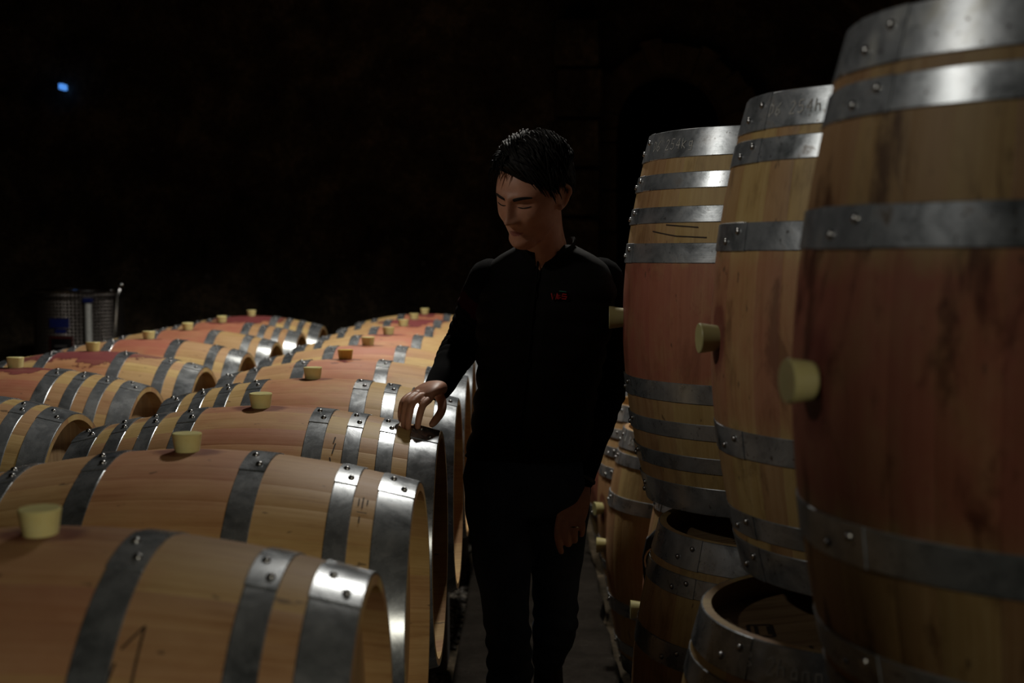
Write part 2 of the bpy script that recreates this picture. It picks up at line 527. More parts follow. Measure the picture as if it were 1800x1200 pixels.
def stroke_strip(bm, pts, wd_, h=.0008, fn=surf):
    """pts: list of (x, angle) on the barrel; flat ribbon just proud of the surface"""
    for i in range(len(pts) - 1):
        (x0, a0), (x1, a1) = pts[i], pts[i + 1]
        n = max(1, int(max(abs(a1 - a0) * BR, abs(x1 - x0)) / .012))
        dx, du = x1 - x0, (a1 - a0) * BR; L = math.hypot(dx, du) or 1
        px, pa = -du / L * wd_ / 2, dx / L * wd_ / 2 / BR
        prev = None
        for k in range(n + 1):
            q = k / n; x = x0 + (x1 - x0) * q; a = a0 + (a1 - a0) * q
            cur = [bm.verts.new(fn(x + px, a + pa, h)), bm.verts.new(fn(x - px, a - pa, h))]
            if prev: bm.faces.new((prev[0], prev[1], cur[1], cur[0]))
            prev = cur


GLY = {  # rough hand-lettering strokes in a 0..1 box
    'D': [[(0, 0), (0, 1), (.5, .8), (.6, .4), (0, 0)]], '6': [[(.6, 1), (.1, .6), (0, .2), (.3, 0), (.6, .25), (.3, .5), (.05, .35)]],
    '2': [[(0, .8), (.3, 1), (.6, .75), (0, 0), (.6, 0)]], '5': [[(.6, 1), (.1, 1), (.05, .55), (.5, .55), (.6, .2), (.3, 0), (0, .1)]],
    '4': [[(.45, 0), (.45, 1), (0, .35), (.6, .35)]], 'k': [[(0, 0), (0, 1)], [(.5, .7), (0, .35), (.5, 0)]],
    'g': [[(.5, .6), (.1, .6), (.1, .2), (.5, .2), (.5, .7), (.5, -.2), (.1, -.2)]], 'h': [[(0, 0), (0, 1)], [(0, .5), (.4, .6), (.5, 0)]],
    'u': [[(0, .6), (0, .1), (.3, 0), (.5, .2), (.5, .6)]], 'l': [[(0, 0), (.1, 1)]], 'e': [[(0, .35), (.5, .35), (.4, .65), (.05, .5), (.1, 0), (.5, .05)]],
    '/': [[(0, 0), (.5, 1)]], 'B': [[(0, 0), (0, 1), (.5, .8), (0, .5), (.6, .25), (0, 0)]], 'n': [[(0, 0), (0, .6), (.4, .6), (.5, 0)]],
    'a': [[(.5, .6), (.1, .5), (.1, .05), (.5, .1), (.5, .6), (.55, 0)]], 's': [[(.5, .6), (.1, .5), (.45, .2), (0, 0)]], ' ': []}


def chalk_mesh(txt, xc, a_start, size, sgn=1, wdt=.0022, adir=-1):
    """chalked writing running round a hoop; letters' up axis = +x*sgn"""
    bm = bmesh.new(); a = a_start
    for ch in txt:
        for st in GLY.get(ch, []):
            pts = [(xc + sgn * (p[1] - .5) * size, a + adir * p[0] * size * .8 / HR) for p in st]
            stroke_strip(bm, pts, wdt, .0034)
        a += adir * size * .78 / HR
    me = bpy.data.meshes.new('chalk_writing'); bm.to_mesh(me); bm.free(); me.materials.append(M_CHALK)
    return me


def burn_mesh(strokes, wdt=.004, h=.0008):
    bm = bmesh.new()
    for st in strokes: stroke_strip(bm, st, wdt, h)
    me = bpy.data.meshes.new('scorched_mark'); bm.to_mesh(me); bm.free(); me.materials.append(M_BURN)
    return me


def child(name, me, parent, loc=(0, 0, 0), props=None):
    o = bpy.data.objects.new(name, me); COL.objects.link(o); o.parent = parent; o.location = loc
    if props:
        for k, v in props.items(): o[k] = v
    return o


BI = [0]


def barrel(name, loc, kind, label, group, upright=None, roll=0.0, yaw=0.0, tone=1.0, stain=.3, spill=0.0, grime=.15,
           rust=.25, amber=0.0, chalk=None, burns=None, brand=None, sc=1.0, bung=True, cat='barrel'):
    """loc = centre of the barrel. upright = azimuth of the bung (deg, 180 = towards -x)."""
    BI[0] += 1; seed = BI[0] * 0.731
    loc = Vector(loc)
    if upright is None:
        Rm = Matrix.Rotation(R_(yaw), 3, 'Z') @ Matrix.Rotation(R_(roll), 3, 'X'); off = Vector((0, 0, BR))
        base = loc + Rm @ Vector((0, 0, -BR)) * sc
    else:
        a = R_(upright); X = Vector((0, 0, 1)); Z = Vector((math.cos(a), math.sin(a), 0)); Y = Z.cross(X)
        Rm = Matrix((X, Y, Z)).transposed(); off = Vector((HL, 0, 0)); base = loc + Vector((0, 0, -HL)) * sc
    r = empty(name, base, label, cat, group)
    r.rotation_euler = Rm.to_euler(); r.scale = (sc, sc, sc)
    P = dict(seed=seed, tone=tone, stain=stain, spill=spill, grime=grime, rust=rust, around=0.0 if upright is None else 1.0)
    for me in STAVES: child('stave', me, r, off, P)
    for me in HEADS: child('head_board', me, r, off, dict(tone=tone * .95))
    hs = []
    for (hm, lm, r1, r2, xc, wdt) in HOOPS[kind]:
        h = child('hoop', hm, r, off, dict(seed=seed, rust=rust)); hs.append((h, xc))
        child('hoop_lap', lm, h, (0, 0, 0), dict(seed=seed, rust=rust))
        child('rivet', r1, h); child('rivet', r2, h)
    if bung:
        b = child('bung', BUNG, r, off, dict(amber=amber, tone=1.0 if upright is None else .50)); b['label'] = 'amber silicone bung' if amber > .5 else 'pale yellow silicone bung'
    if chalk:
        for me, xs in chalk:
            h = [q for q, x in hs if abs(x - xs) < .02][0]
            c = child('chalk_writing', me, h); c['label'] = 'white chalk handwriting'; c['kind'] = 'stuff'
    if burns:
        c = child('scorched_mark', burns, r, off); c['label'] = 'dark scorched mark'; c['kind'] = 'stuff'
    if brand:
        c = child('branded_mark', brand, r, off); c['label'] = 'mark burnt into the head boards'; c['kind'] = 'stuff'
    return r


# ------------------------------------------------------------------ room shell
def stone_mat(name, a, b, c, sc=3.0, damp=True):
    t = NT(name); P = t.obj()
    n = t.noise(P, sc, 8, 0.66, 0.3); n2 = t.noise(P, sc * 9, 4, 0.6); f = t.math('ADD', t.math('MULTIPLY', n, .7), t.math('MULTIPLY', n2, .3))
    col = t.ramp(f, [(0.35, C4(*a)), (0.52, C4(*b)), (0.68, C4(*c))])
    sp = t.mr(t.noise(P, sc * 5, 2, .5), .68, .74)
    col = t.mix(t.math('MULTIPLY', sp, .5), col, C4(.16, .14, .12))
    t.l(col, t.b.inputs['Base Color']); t.b.inputs['Roughness'].default_value = .9; t.b.inputs['Specular IOR Level'].default_value = .15
    t.bump(f, .6, .03)
    return t.m


M_STONE = stone_mat('mouldy_stone', (.016, .013, .009), (.065, .050, .032), (.18, .135, .087))
M_DRESS = stone_mat('dressed_stone', (.06, .042, .026), (.12, .084, .05), (.20, .14, .09), 6)
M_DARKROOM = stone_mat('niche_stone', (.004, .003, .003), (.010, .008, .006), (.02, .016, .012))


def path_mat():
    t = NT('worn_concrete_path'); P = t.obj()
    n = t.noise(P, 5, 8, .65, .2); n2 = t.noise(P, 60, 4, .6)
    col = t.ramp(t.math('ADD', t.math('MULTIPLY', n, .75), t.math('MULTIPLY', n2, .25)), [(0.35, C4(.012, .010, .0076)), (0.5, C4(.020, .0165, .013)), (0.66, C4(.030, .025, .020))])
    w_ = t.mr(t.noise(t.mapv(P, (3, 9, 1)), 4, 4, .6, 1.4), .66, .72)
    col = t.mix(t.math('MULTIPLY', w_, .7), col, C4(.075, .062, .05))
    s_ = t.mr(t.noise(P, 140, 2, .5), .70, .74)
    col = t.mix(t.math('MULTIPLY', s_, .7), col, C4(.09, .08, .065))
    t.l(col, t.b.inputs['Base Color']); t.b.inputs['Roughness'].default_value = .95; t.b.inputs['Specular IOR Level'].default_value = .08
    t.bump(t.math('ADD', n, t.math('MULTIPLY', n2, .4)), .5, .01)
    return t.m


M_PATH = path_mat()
XL, XR, YF, YB, ZW = -5.2, 2.7, -1.6, 9.6, 2.3


def rough_plane(name, fn, nu, nv, amp, mat, seed, fq=1.3):
    V = []; F = []
    for i in range(nu + 1):
        for j in range(nv + 1):
            p, nr = fn(i / nu, j / nv)
            d = noise.fractal(Vector(p) * fq + Vector((seed, 0, 0)), 0.8, 2.0, 4) * amp
            V.append(Vector(p) + Vector(nr) * d)
    for i in range(nu):
        for j in range(nv):
            a = i * (nv + 1) + j; F.append((a, a + 1, a + nv + 2, a + nv + 1))
    o = pobj(name, V, F, mat, None, 60); o['kind'] = 'structure'
    return o


# floor of packed earth below gravel
pobj('floor', [(XL, YF, -.07), (XR, YF, -.07), (XR, YB, -.07), (XL, YB, -.07), (XL, YF, -.3), (XR, YF, -.3), (XR, YB, -.3), (XL, YB, -.3)],
     [(0, 1, 2, 3), (7, 6, 5, 4), (0, 4, 5, 1), (1, 5, 6, 2), (2, 6, 7, 3), (3, 7, 4, 0)], M_STONE, None, 30, False)['kind'] = 'structure'
rough_plane('wall_left', lambda u, v: ((XL, YF + (YB - YF) * u, -.1 + (ZW + .3) * v), (1, 0, 0)), 60, 16, .06, M_STONE, 1)
rough_plane('wall_right', lambda u, v: ((XR, YF + (YB - YF) * u, -.1 + (ZW + .3) * v), (-1, 0, 0)), 60, 16, .06, M_STONE, 5)
rough_plane('wall_front', lambda u, v: ((XL + (XR - XL) * u, YF, -.1 + 4.4 * v), (0, 1, 0)), 30, 20, .05, M_STONE, 9)
# vaulted ceiling
XM, HWD = (XL + XR) / 2, (XR - XL) / 2


def vault(u, v):
    a = PI * v
    return ((XM - HWD * math.cos(a), YF + (YB - YF) * u, ZW + 1.75 * math.sin(a)), (math.cos(a), 0, -math.sin(a)))


rough_plane('ceiling', vault, 50, 50, .05, M_STONE, 12)
# back wall with an arched opening (x .62 .. 1.55, springing 2.25, crown 2.72)
AX0, AX1, ASP = 0.66, 1.52, 2.45
ACX, AR = (AX0 + AX1) / 2, (AX1 - AX0) / 2


def back_wall():
    bm = bmesh.new(); nx, nz = 150, 80; grid = {}
    for i in range(nx + 1):
        for j in range(nz + 1):
            x = XL + (XR - XL) * i / nx; z = -.1 + 4.3 * j / nz
            d = noise.fractal(Vector((x * 1.3, 3.3, z * 1.3)), .8, 2.0, 5) * .07
            grid[i, j] = (Vector((x, YB - d, z)))
    used = {}

    def gv(i, j):
        if (i, j) not in used: used[i, j] = bm.verts.new(grid[i, j])
        return used[i, j]
    for i in range(nx):
        for j in range(nz):
            c = (grid[i, j] + grid[i + 1, j + 1]) / 2
            inside = AX0 < c.x < AX1 and (c.z < ASP or (c.x - ACX) ** 2 + (c.z - ASP) ** 2 < AR * AR)
            if not inside: bm.faces.new((gv(i, j), gv(i + 1, j), gv(i + 1, j + 1), gv(i, j + 1)))
    o = bobj('wall_back', bm, M_STONE, None, 60); o['kind'] = 'structure'
    return o


wb = back_wall()
# niche behind the opening
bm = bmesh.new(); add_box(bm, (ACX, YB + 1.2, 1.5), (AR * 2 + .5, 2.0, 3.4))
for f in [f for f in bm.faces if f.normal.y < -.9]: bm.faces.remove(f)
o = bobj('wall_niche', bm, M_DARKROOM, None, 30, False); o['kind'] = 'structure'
# dressed stones round the arch, each its own piece of the back wall
rq = random.Random(11)
for side in (AX0, AX1):
    z = 0.0; k = 0
    while z < ASP - .05:
        h = rq.uniform(.24, .36); h = min(h, ASP - z); bm = bmesh.new(); wdt = rq.choice((.20, .28))
        sg = -1 if side == AX0 else 1
        add_box(bm, (side + sg * (wdt / 2 - .03), YB - .03, z + h / 2), (wdt, .26, h - .012), None, .012)
        for v in bm.verts: v.co += Vector(noise.noise_vector(v.co * 9)) * .008
        bobj('arch_stone', bm, M_DRESS, wb, 30); z += h
na = 13
for k in range(na):
    a0 = PI * k / na + .006; a1 = PI * (k + 1) / na - .006; bm = bmesh.new(); ro = AR + rq.uniform(.17, .24); V = []
    for yy in (YB - .16, YB + .10):
        for (r, a) in ((AR - .03, a0), (ro, a0), (ro, a1), (AR - .03, a1)):
            V.append(bm.verts.new((ACX + r * math.cos(a), yy + rq.uniform(-.01, .01), ASP + r * math.sin(a))))
    for f in ((0, 1, 2, 3), (7, 6, 5, 4), (0, 4, 5, 1), (1, 5, 6, 2), (2, 6, 7, 3), (3, 7, 4, 0)): bm.faces.new([V[i] for i in f])
    bmesh.ops.recalc_face_normals(bm, faces=bm.faces[:])
    bobj('arch_stone', bm, M_DRESS, wb, 30)
# pier standing off the back wall
bm = bmesh.new()
for k in range(9):
    add_box(bm, (.38 + rq.uniform(-.01, .01), YB - .22, .16 + k * .36), (.34, .42, .34), None, .02)
for v in bm.verts: v.co += Vector(noise.noise_vector(v.co * 6)) * .012
o = bobj('trim_1', bm, M_STONE, None, 40); o['kind'] = 'structure'

# raised concrete walkway
bm = bmesh.new(); ny = 90
L_ = []; Rr_ = []
for k in range(ny + 1):
    y = YF + .1 + (YB - YF - .3) * k / ny
    xl = -.255 + .004 * noise.noise(Vector((y * 4, 0, 0))); xr = .335 + .03 * noise.noise(Vector((y * 3, 7, 0))) + .012 * noise.noise(Vector((y * 14, 7, 0)))
    L_.append((xl, y)); Rr_.append((xr, y))
rows = []
for (a, b) in zip(L_, Rr_):
    row = [bm.verts.new((a[0] - .012, a[1], -.069)), bm.verts.new((a[0], a[1], -.008)), bm.verts.new((a[0] + .012, a[1], 0))]
    for q in range(1, 8):
        x = a[0] + .012 + (b[0] - a[0] - .024) * q / 8
        row.append(bm.verts.new((x, a[1], .003 * noise.noise(Vector((x * 5, a[1] * 5, 0))))))
    row += [bm.verts.new((b[0] - .012, b[1], 0)), bm.verts.new((b[0], b[1], -.01)), bm.verts.new((b[0] + .01, b[1], -.069))]
    rows.append(row)
for k in range(ny):
    for j in range(len(rows[0]) - 1): bm.faces.new((rows[k][j], rows[k][j + 1], rows[k + 1][j + 1], rows[k + 1][j]))
bm.faces.new(rows[0]); bm.faces.new(rows[-1][::-1])
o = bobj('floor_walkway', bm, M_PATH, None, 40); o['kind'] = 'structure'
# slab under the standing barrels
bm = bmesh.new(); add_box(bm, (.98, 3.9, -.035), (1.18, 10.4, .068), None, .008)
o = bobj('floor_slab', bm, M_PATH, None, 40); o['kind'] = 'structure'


# gravel bed
def pebbles(name, x0, x1, y0, y1, n, rng, zb, rmin, rmax, mat):
    base = [(0, 0, 1), (.894, 0, .447), (.276, .851, .447), (-.724, .526, .447), (-.724, -.526, .447), (.276, -.851, .447),
            (.724, .526, -.447), (-.276, .851, -.447), (-.894, 0, -.447), (-.276, -.851, -.447), (.724, -.526, -.447), (0, 0, -1)]
    fc = [(0, 1, 2), (0, 2, 3), (0, 3, 4), (0, 4, 5), (0, 5, 1), (1, 6, 2), (2, 6, 7), (2, 7, 3), (3, 7, 8), (3, 8, 4), (4, 8, 9), (4, 9, 5), (5, 9, 10), (5, 10, 1), (1, 10, 6),
          (11, 7, 6), (11, 8, 7), (11, 9, 8), (11, 10, 9), (11, 6, 10)]
    V = []; F = []
    for _ in range(n):
        x = rng.uniform(x0, x1); y = rng.uniform(y0, y1); r = rng.uniform(rmin, rmax)
        if any(abs(x - bx) < .135 and abs(y - by) < .155 for bx, by in BLOCKS): continue
        sx, sy, sz = r * rng.uniform(.8, 1.3), r * rng.uniform(.8, 1.3), r * rng.uniform(.5, .8); a = rng.uniform(0, PI)
        tx = rng.uniform(-.5, .5); b = len(V); c, s = math.cos(a), math.sin(a)
        for p in base:
            X, Y, Z = p[0] * sx, p[1] * sy, p[2] * sz; Z += X * tx
            V.append((x + X * c - Y * s, y + X * s + Y * c, zb + rng.uniform(0, .003) + sz * .5 + Z))
        for f in fc: F.append((f[0] + b, f[1] + b, f[2] + b))
    me = bpy.data.meshes.new(name); me.from_pydata(V, [], F)
    return link(name, me, mat, None, 80)


t = NT('river_gravel'); v = t.obj(); vo = t.n('ShaderNodeTexVoronoi'); t.l(v, vo.inputs['Vector']); vo.inputs['Scale'].default_value = 28
t.l(t.ramp(t.sep(vo.outputs['Color'])[0], [(0.0, C4(.018, .015, .011)), (.5, C4(.045, .037, .028)), (1, C4(.10, .085, .062))]), t.b.inputs['Base Color'])
t.b.inputs['Roughness'].default_value = .6
M_GRAVEL = t.m
BLOCKS = []
# ------------------------------------------------------------------ rails that carry the lying rows
M_RAIL = simple('dark_old_timber', (.045, .032, .022), .85)
M_BLOCK = simple('concrete_block', (.10, .095, .085), .9)
ZC = CAMZ - .371 - BR
for (xc, y0, y1, nm) in ((-.645, 1.2, 8.35, 'aisle'), (-1.69, 2.9, 8.1, 'second')):
    for s in (-1, 1):
        nb = 0
        xr = xc + s * .25; top = ZC - prof(.205) - .004
        bm = bmesh.new(); add_box(bm, (xr, (y0 + y1) / 2, top - .05), (.08, y1 - y0, .10), None, .006)
        o = bobj('timber_rail', bm, M_RAIL)
        tag(o, 'dark timber rail under the %s end of the lying barrels of the %s row' % ('right' if s > 0 else 'left', nm), 'rail')
        y = y0 + .25
        while y < y1:
            bm = bmesh.new(); hh = top - .10 + .068
            add_box(bm, (xr, y, -.068 + hh / 2), (.2, .24, hh), None, .008)
            o = bobj('concrete_block', bm, M_BLOCK)
            ORD = ('nearest', 'second', 'third', 'fourth', 'farthest')
            tag(o, 'grey concrete block, %s one under the %s rail of the %s row' % (ORD[nb], 'right' if s > 0 else 'left', nm), 'block', 'blocks under the rails of the %s row' % nm)
            nb += 1; BLOCKS.append((xr, y))
            y += 1.63

rg = random.Random(5)
o = pebbles('gravel', -1.15, -.275, 3.2, 9.2, 9000, rg, -.068, .012, .024, M_GRAVEL)
tag(o, 'grey brown gravel filling the bed beside the concrete walkway', 'gravel', kind='stuff')

# ------------------------------------------------------------------ lying barrels
SP = .7016
# burnt marks
arrow = burn_mesh([[(.195, -R_(33)), (.196, -R_(52))], [(.195, -R_(33)), (.175, -R_(39))], [(.172, -R_(42)), (.165, -R_(50))]], .0028)
stamp = burn_mesh([[(.345, -R_(24)), (.345, -R_(28))], [(.352, -R_(23)), (.352, -R_(29))], [(.360, -R_(24)), (.360, -R_(27))],
                   [(.344, -R_(31)), (.362, -R_(31))], [(.350, -R_(33)), (.350, -R_(36))]], .0022)
num = burn_mesh([[(.205, -R_(26)), (.203, -R_(30))], [(.208, -R_(30)), (.204, -R_(36))], [(.200, -R_(38)), (.204, -R_(41))]], .003)
A_SPEC = [
    # kind, tone, stain, spill, grime, amber, label
    ('six', .86, .42, .0, .10, 0, 'oak barrel on its side nearest the camera, scorched arrow on its belly'),
    ('six', .98, .45, .0, .05, 0, 'oak barrel on its side, second in the aisle row, scorched stamp by its end hoop'),
    ('eight', .95, .55, .0, .10, 0, 'eight-hooped oak barrel on its side whose end the man touches with his fingertips'),
    ('eight', .98, .75, .0, .10, 0, 'pinkish eight-hooped oak barrel on its side directly behind the touched one'),
    ('six', 1.05, .75, .25, .05, 1, 'oak barrel on its side in the aisle row with an amber bung'),
    ('six', 1.05, .90, .0, .05, 0, 'pink-banded oak barrel on its side, just behind the one with the amber bung'),
    ('six', 1.05, 1.0, .30, .05, 0, 'pink-bellied oak barrel on its side, seventh from the camera in the aisle row'),
    ('six', 1.02, 1.0, .35, .05, 0, 'oak barrel on its side in the aisle row, third from its far end'),
    ('six', 1.02, .9, .95, .05, 0, 'oak barrel on its side with a magenta spill, last but one of the aisle row'),
    ('six', 1.0, 1.0, .55, .05, 0, 'oak barrel on its side closing the far end of the aisle row, against the dark'),
]
rb = random.Random(21)
for k, (kind, tone, stain, spill, grime, amber, lab) in enumerate(A_SPEC):
    barrel('barrel', (-.645 + rb.uniform(-.006, .006), 1.655 + SP * k, ZC), kind, lab, 'oak barrels lying in the row along the aisle',
           roll=rb.uniform(-3, 3), tone=tone, stain=stain, spill=spill, grime=grime, amber=amber, rust=.25,
           burns=arrow if k == 0 else stamp if k == 1 else num if k == 2 else None)
B_SPEC = [
    ('eight', .85, .6, .3, 'oak barrel on its side at the left edge, only its recessed dark end in view'),
    ('eight', .95, .8, .5, 'eight-hooped oak barrel on its side in the left row, wide grey end hoop'),
    ('six', 1.0, .7, 1.15, 'oak barrel on its side in the left row with a dark magenta bung spill'),
    ('six', 1.0, 1.0, .2, 'red-bellied oak barrel on its side, just behind the magenta-spilled one in the left row'),
    ('six', .95, 1.0, .2, 'red-bellied oak barrel on its side in the left row, third from its far end'),
    ('eight', 1.0, .9, .4, 'eight-hooped oak barrel on its side in the left row, last but one'),
    ('eight', 1.0, .9, 1.05, 'oak barrel on its side with a deep purple spill, farthest of the left row'),
]
for k, (kind, tone, stain, spill, lab) in enumerate(B_SPEC):
    barrel('barrel', (-1.685 + rb.uniform(-.008, .008), 3.40 + .715 * k, ZC), kind, lab, 'oak barrels lying in the left row',
           roll=rb.uniform(-4, 4), tone=tone, stain=stain, spill=spill, grime=.1, rust=.2, amber=.3 if k == 2 else 0)

# ------------------------------------------------------------------ standing barrels, right
def brand_mesh(xh, strokes, wdt=.005):
    bm = bmesh.new()
    for st in strokes:
        for i in range(len(st) - 1):
            p, q = Vector(st[i]), Vector(st[i + 1]); d = (q - p); L = d.length or 1; n_ = Vector((-d.y, d.x)) / L * wdt / 2
            vs = [bm.verts.new((xh + .0007, a.x, a.y)) for a in (p + n_, q + n_, q - n_, p - n_)]
            bm.faces.new(vs)
    me = bpy.data.meshes.new('branded_mark'); bm.to_mesh(me); bm.free(); me.materials.append(M_BURN)
    return me


XH = HL - .042
ZU = .907 + HL; ZL = HL
UG = 'oak barrels standing on the upper tier'; LG = 'oak barrels standing on the lower tier'
S_ = HL - .0325
# upper tier
up_scuff1 = burn_mesh([[(.208, -R_(32)), (.196, -R_(46)), (.192, -R_(60))], [(.222, -R_(40)), (.215, -R_(56))]], .003)
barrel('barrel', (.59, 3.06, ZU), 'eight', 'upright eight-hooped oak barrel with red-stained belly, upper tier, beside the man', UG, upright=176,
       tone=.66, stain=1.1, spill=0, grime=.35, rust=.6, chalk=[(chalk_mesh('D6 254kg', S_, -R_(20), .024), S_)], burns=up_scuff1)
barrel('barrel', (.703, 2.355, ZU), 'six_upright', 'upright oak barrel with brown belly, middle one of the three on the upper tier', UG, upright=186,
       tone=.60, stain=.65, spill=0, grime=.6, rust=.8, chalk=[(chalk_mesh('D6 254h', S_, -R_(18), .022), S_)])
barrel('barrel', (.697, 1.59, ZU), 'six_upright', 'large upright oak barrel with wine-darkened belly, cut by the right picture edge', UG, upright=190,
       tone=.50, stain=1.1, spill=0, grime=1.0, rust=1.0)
# lower tier
BRL2 = brand_mesh(XH, [[(0.105, 0.175), (0.045, 0.205)], [(0.045, 0.205), (0.030, 0.165)], [(0.105, 0.175), (0.093, 0.135), (0.030, 0.165)], [(0.095, 0.165), (0.045, 0.190)], [(0.087, 0.145), (0.045, 0.165)],
                       [(-0.025, 0.175), (-0.075, 0.185), (-0.075, 0.145)], [(-0.035, 0.135), (-0.085, 0.155)]], .007)
BRL1 = brand_mesh(XH, [[(.06, .10), (.0, .03)], [(.04, .11), (-.02, .04)], [(.02, .12), (.0, .09)]], .005)
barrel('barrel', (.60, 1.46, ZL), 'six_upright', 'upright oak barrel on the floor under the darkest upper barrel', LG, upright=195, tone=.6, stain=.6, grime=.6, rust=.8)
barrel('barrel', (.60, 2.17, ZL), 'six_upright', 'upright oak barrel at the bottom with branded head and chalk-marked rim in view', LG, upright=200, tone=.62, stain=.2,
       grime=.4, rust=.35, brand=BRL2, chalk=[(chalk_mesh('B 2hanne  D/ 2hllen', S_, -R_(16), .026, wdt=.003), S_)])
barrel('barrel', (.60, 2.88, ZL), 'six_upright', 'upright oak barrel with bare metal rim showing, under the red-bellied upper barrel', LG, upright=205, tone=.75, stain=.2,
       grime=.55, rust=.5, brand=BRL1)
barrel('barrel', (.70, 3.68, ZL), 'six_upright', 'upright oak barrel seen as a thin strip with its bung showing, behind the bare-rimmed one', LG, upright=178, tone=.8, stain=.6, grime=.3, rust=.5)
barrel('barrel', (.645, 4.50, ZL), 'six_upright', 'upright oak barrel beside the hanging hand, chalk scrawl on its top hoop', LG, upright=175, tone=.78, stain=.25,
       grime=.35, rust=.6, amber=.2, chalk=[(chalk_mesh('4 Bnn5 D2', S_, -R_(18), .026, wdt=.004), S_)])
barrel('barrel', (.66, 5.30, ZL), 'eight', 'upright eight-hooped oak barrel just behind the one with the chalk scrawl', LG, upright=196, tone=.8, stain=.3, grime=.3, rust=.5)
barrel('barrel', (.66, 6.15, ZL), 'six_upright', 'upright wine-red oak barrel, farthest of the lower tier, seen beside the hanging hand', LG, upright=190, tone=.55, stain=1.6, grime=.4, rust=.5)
# far lying barrel glimpsed behind
M_CR = M_RAIL
bm = bmesh.new()
for xx in (.55, 1.05): add_box(bm, (xx, 7.05, .17), (.10, .62, .47), None, .01)
o = bobj('barrel_cradle', bm, M_RAIL); tag(o, 'dark timber cradle under the far lying barrel beyond the standing ones', 'cradle')
barrel('barrel', (.80, 7.05, ZC), 'six', 'oak barrel on its side glimpsed beyond the man\'s left arm', 'oak barrel lying beyond the standing ones', tone=1.0, stain=.2)
# spacer boards between tiers
M_BOARD = simple('grey_board', (.06, .048, .034), .85)
for (x, y, lab) in ((.66, 1.55, 'thin spacer board between the nearest lower barrel and the dark upper one'),
                    (.67, 2.27, 'thin spacer board under the middle upper barrel'),
                    (.62, 2.97, 'thin spacer board under the red-bellied upper barrel')):
    for s in (-1, 1):
        bm = bmesh.new(); add_box(bm, (x + .12, y + s * .07, .8935), (.36, .09, .026), None, .003)
        o = bobj('spacer_board', bm, M_BOARD); tag(o, lab + (', far side' if s > 0 else ', near side'), 'board')
# strap hanging beside the lower barrels
st = empty('strap', (.335, 3.20, .55), 'black webbing strap with a tarnished buckle ring hanging beside the bare-rimmed lower barrel', 'strap')
M_STRAP = simple('black_webbing', (.008, .008, .008), .7)
M_BUCK = simple('tarnished_buckle', (.28, .20, .16), .35, .9)
bm = bmesh.new()
tube_mesh(bm, [(.022, .015, .22), (.006, 0, .235), (-.012, -.005, .215), (-.02, -.005, .17), (-.015, 0, .12), (-.005, 0, .06), (0, 0, .0), (.002, 0, -.1), (.004, .002, -.25), (.006, .004, -.5)], [.008, .009, .011, .012, .013, .014, .012, .012, .011, .010], 8)
bobj('webbing', bm, M_STRAP, st)
bm = bmesh.new(); tube_mesh(bm, [(-.004 + .022 * math.cos(a), -.014, .165 + .032 * math.sin(a)) for a in [2 * PI * k / 16 for k in range(16)]], .004, 6, True)
bobj('buckle_ring', bm, M_BUCK, st)

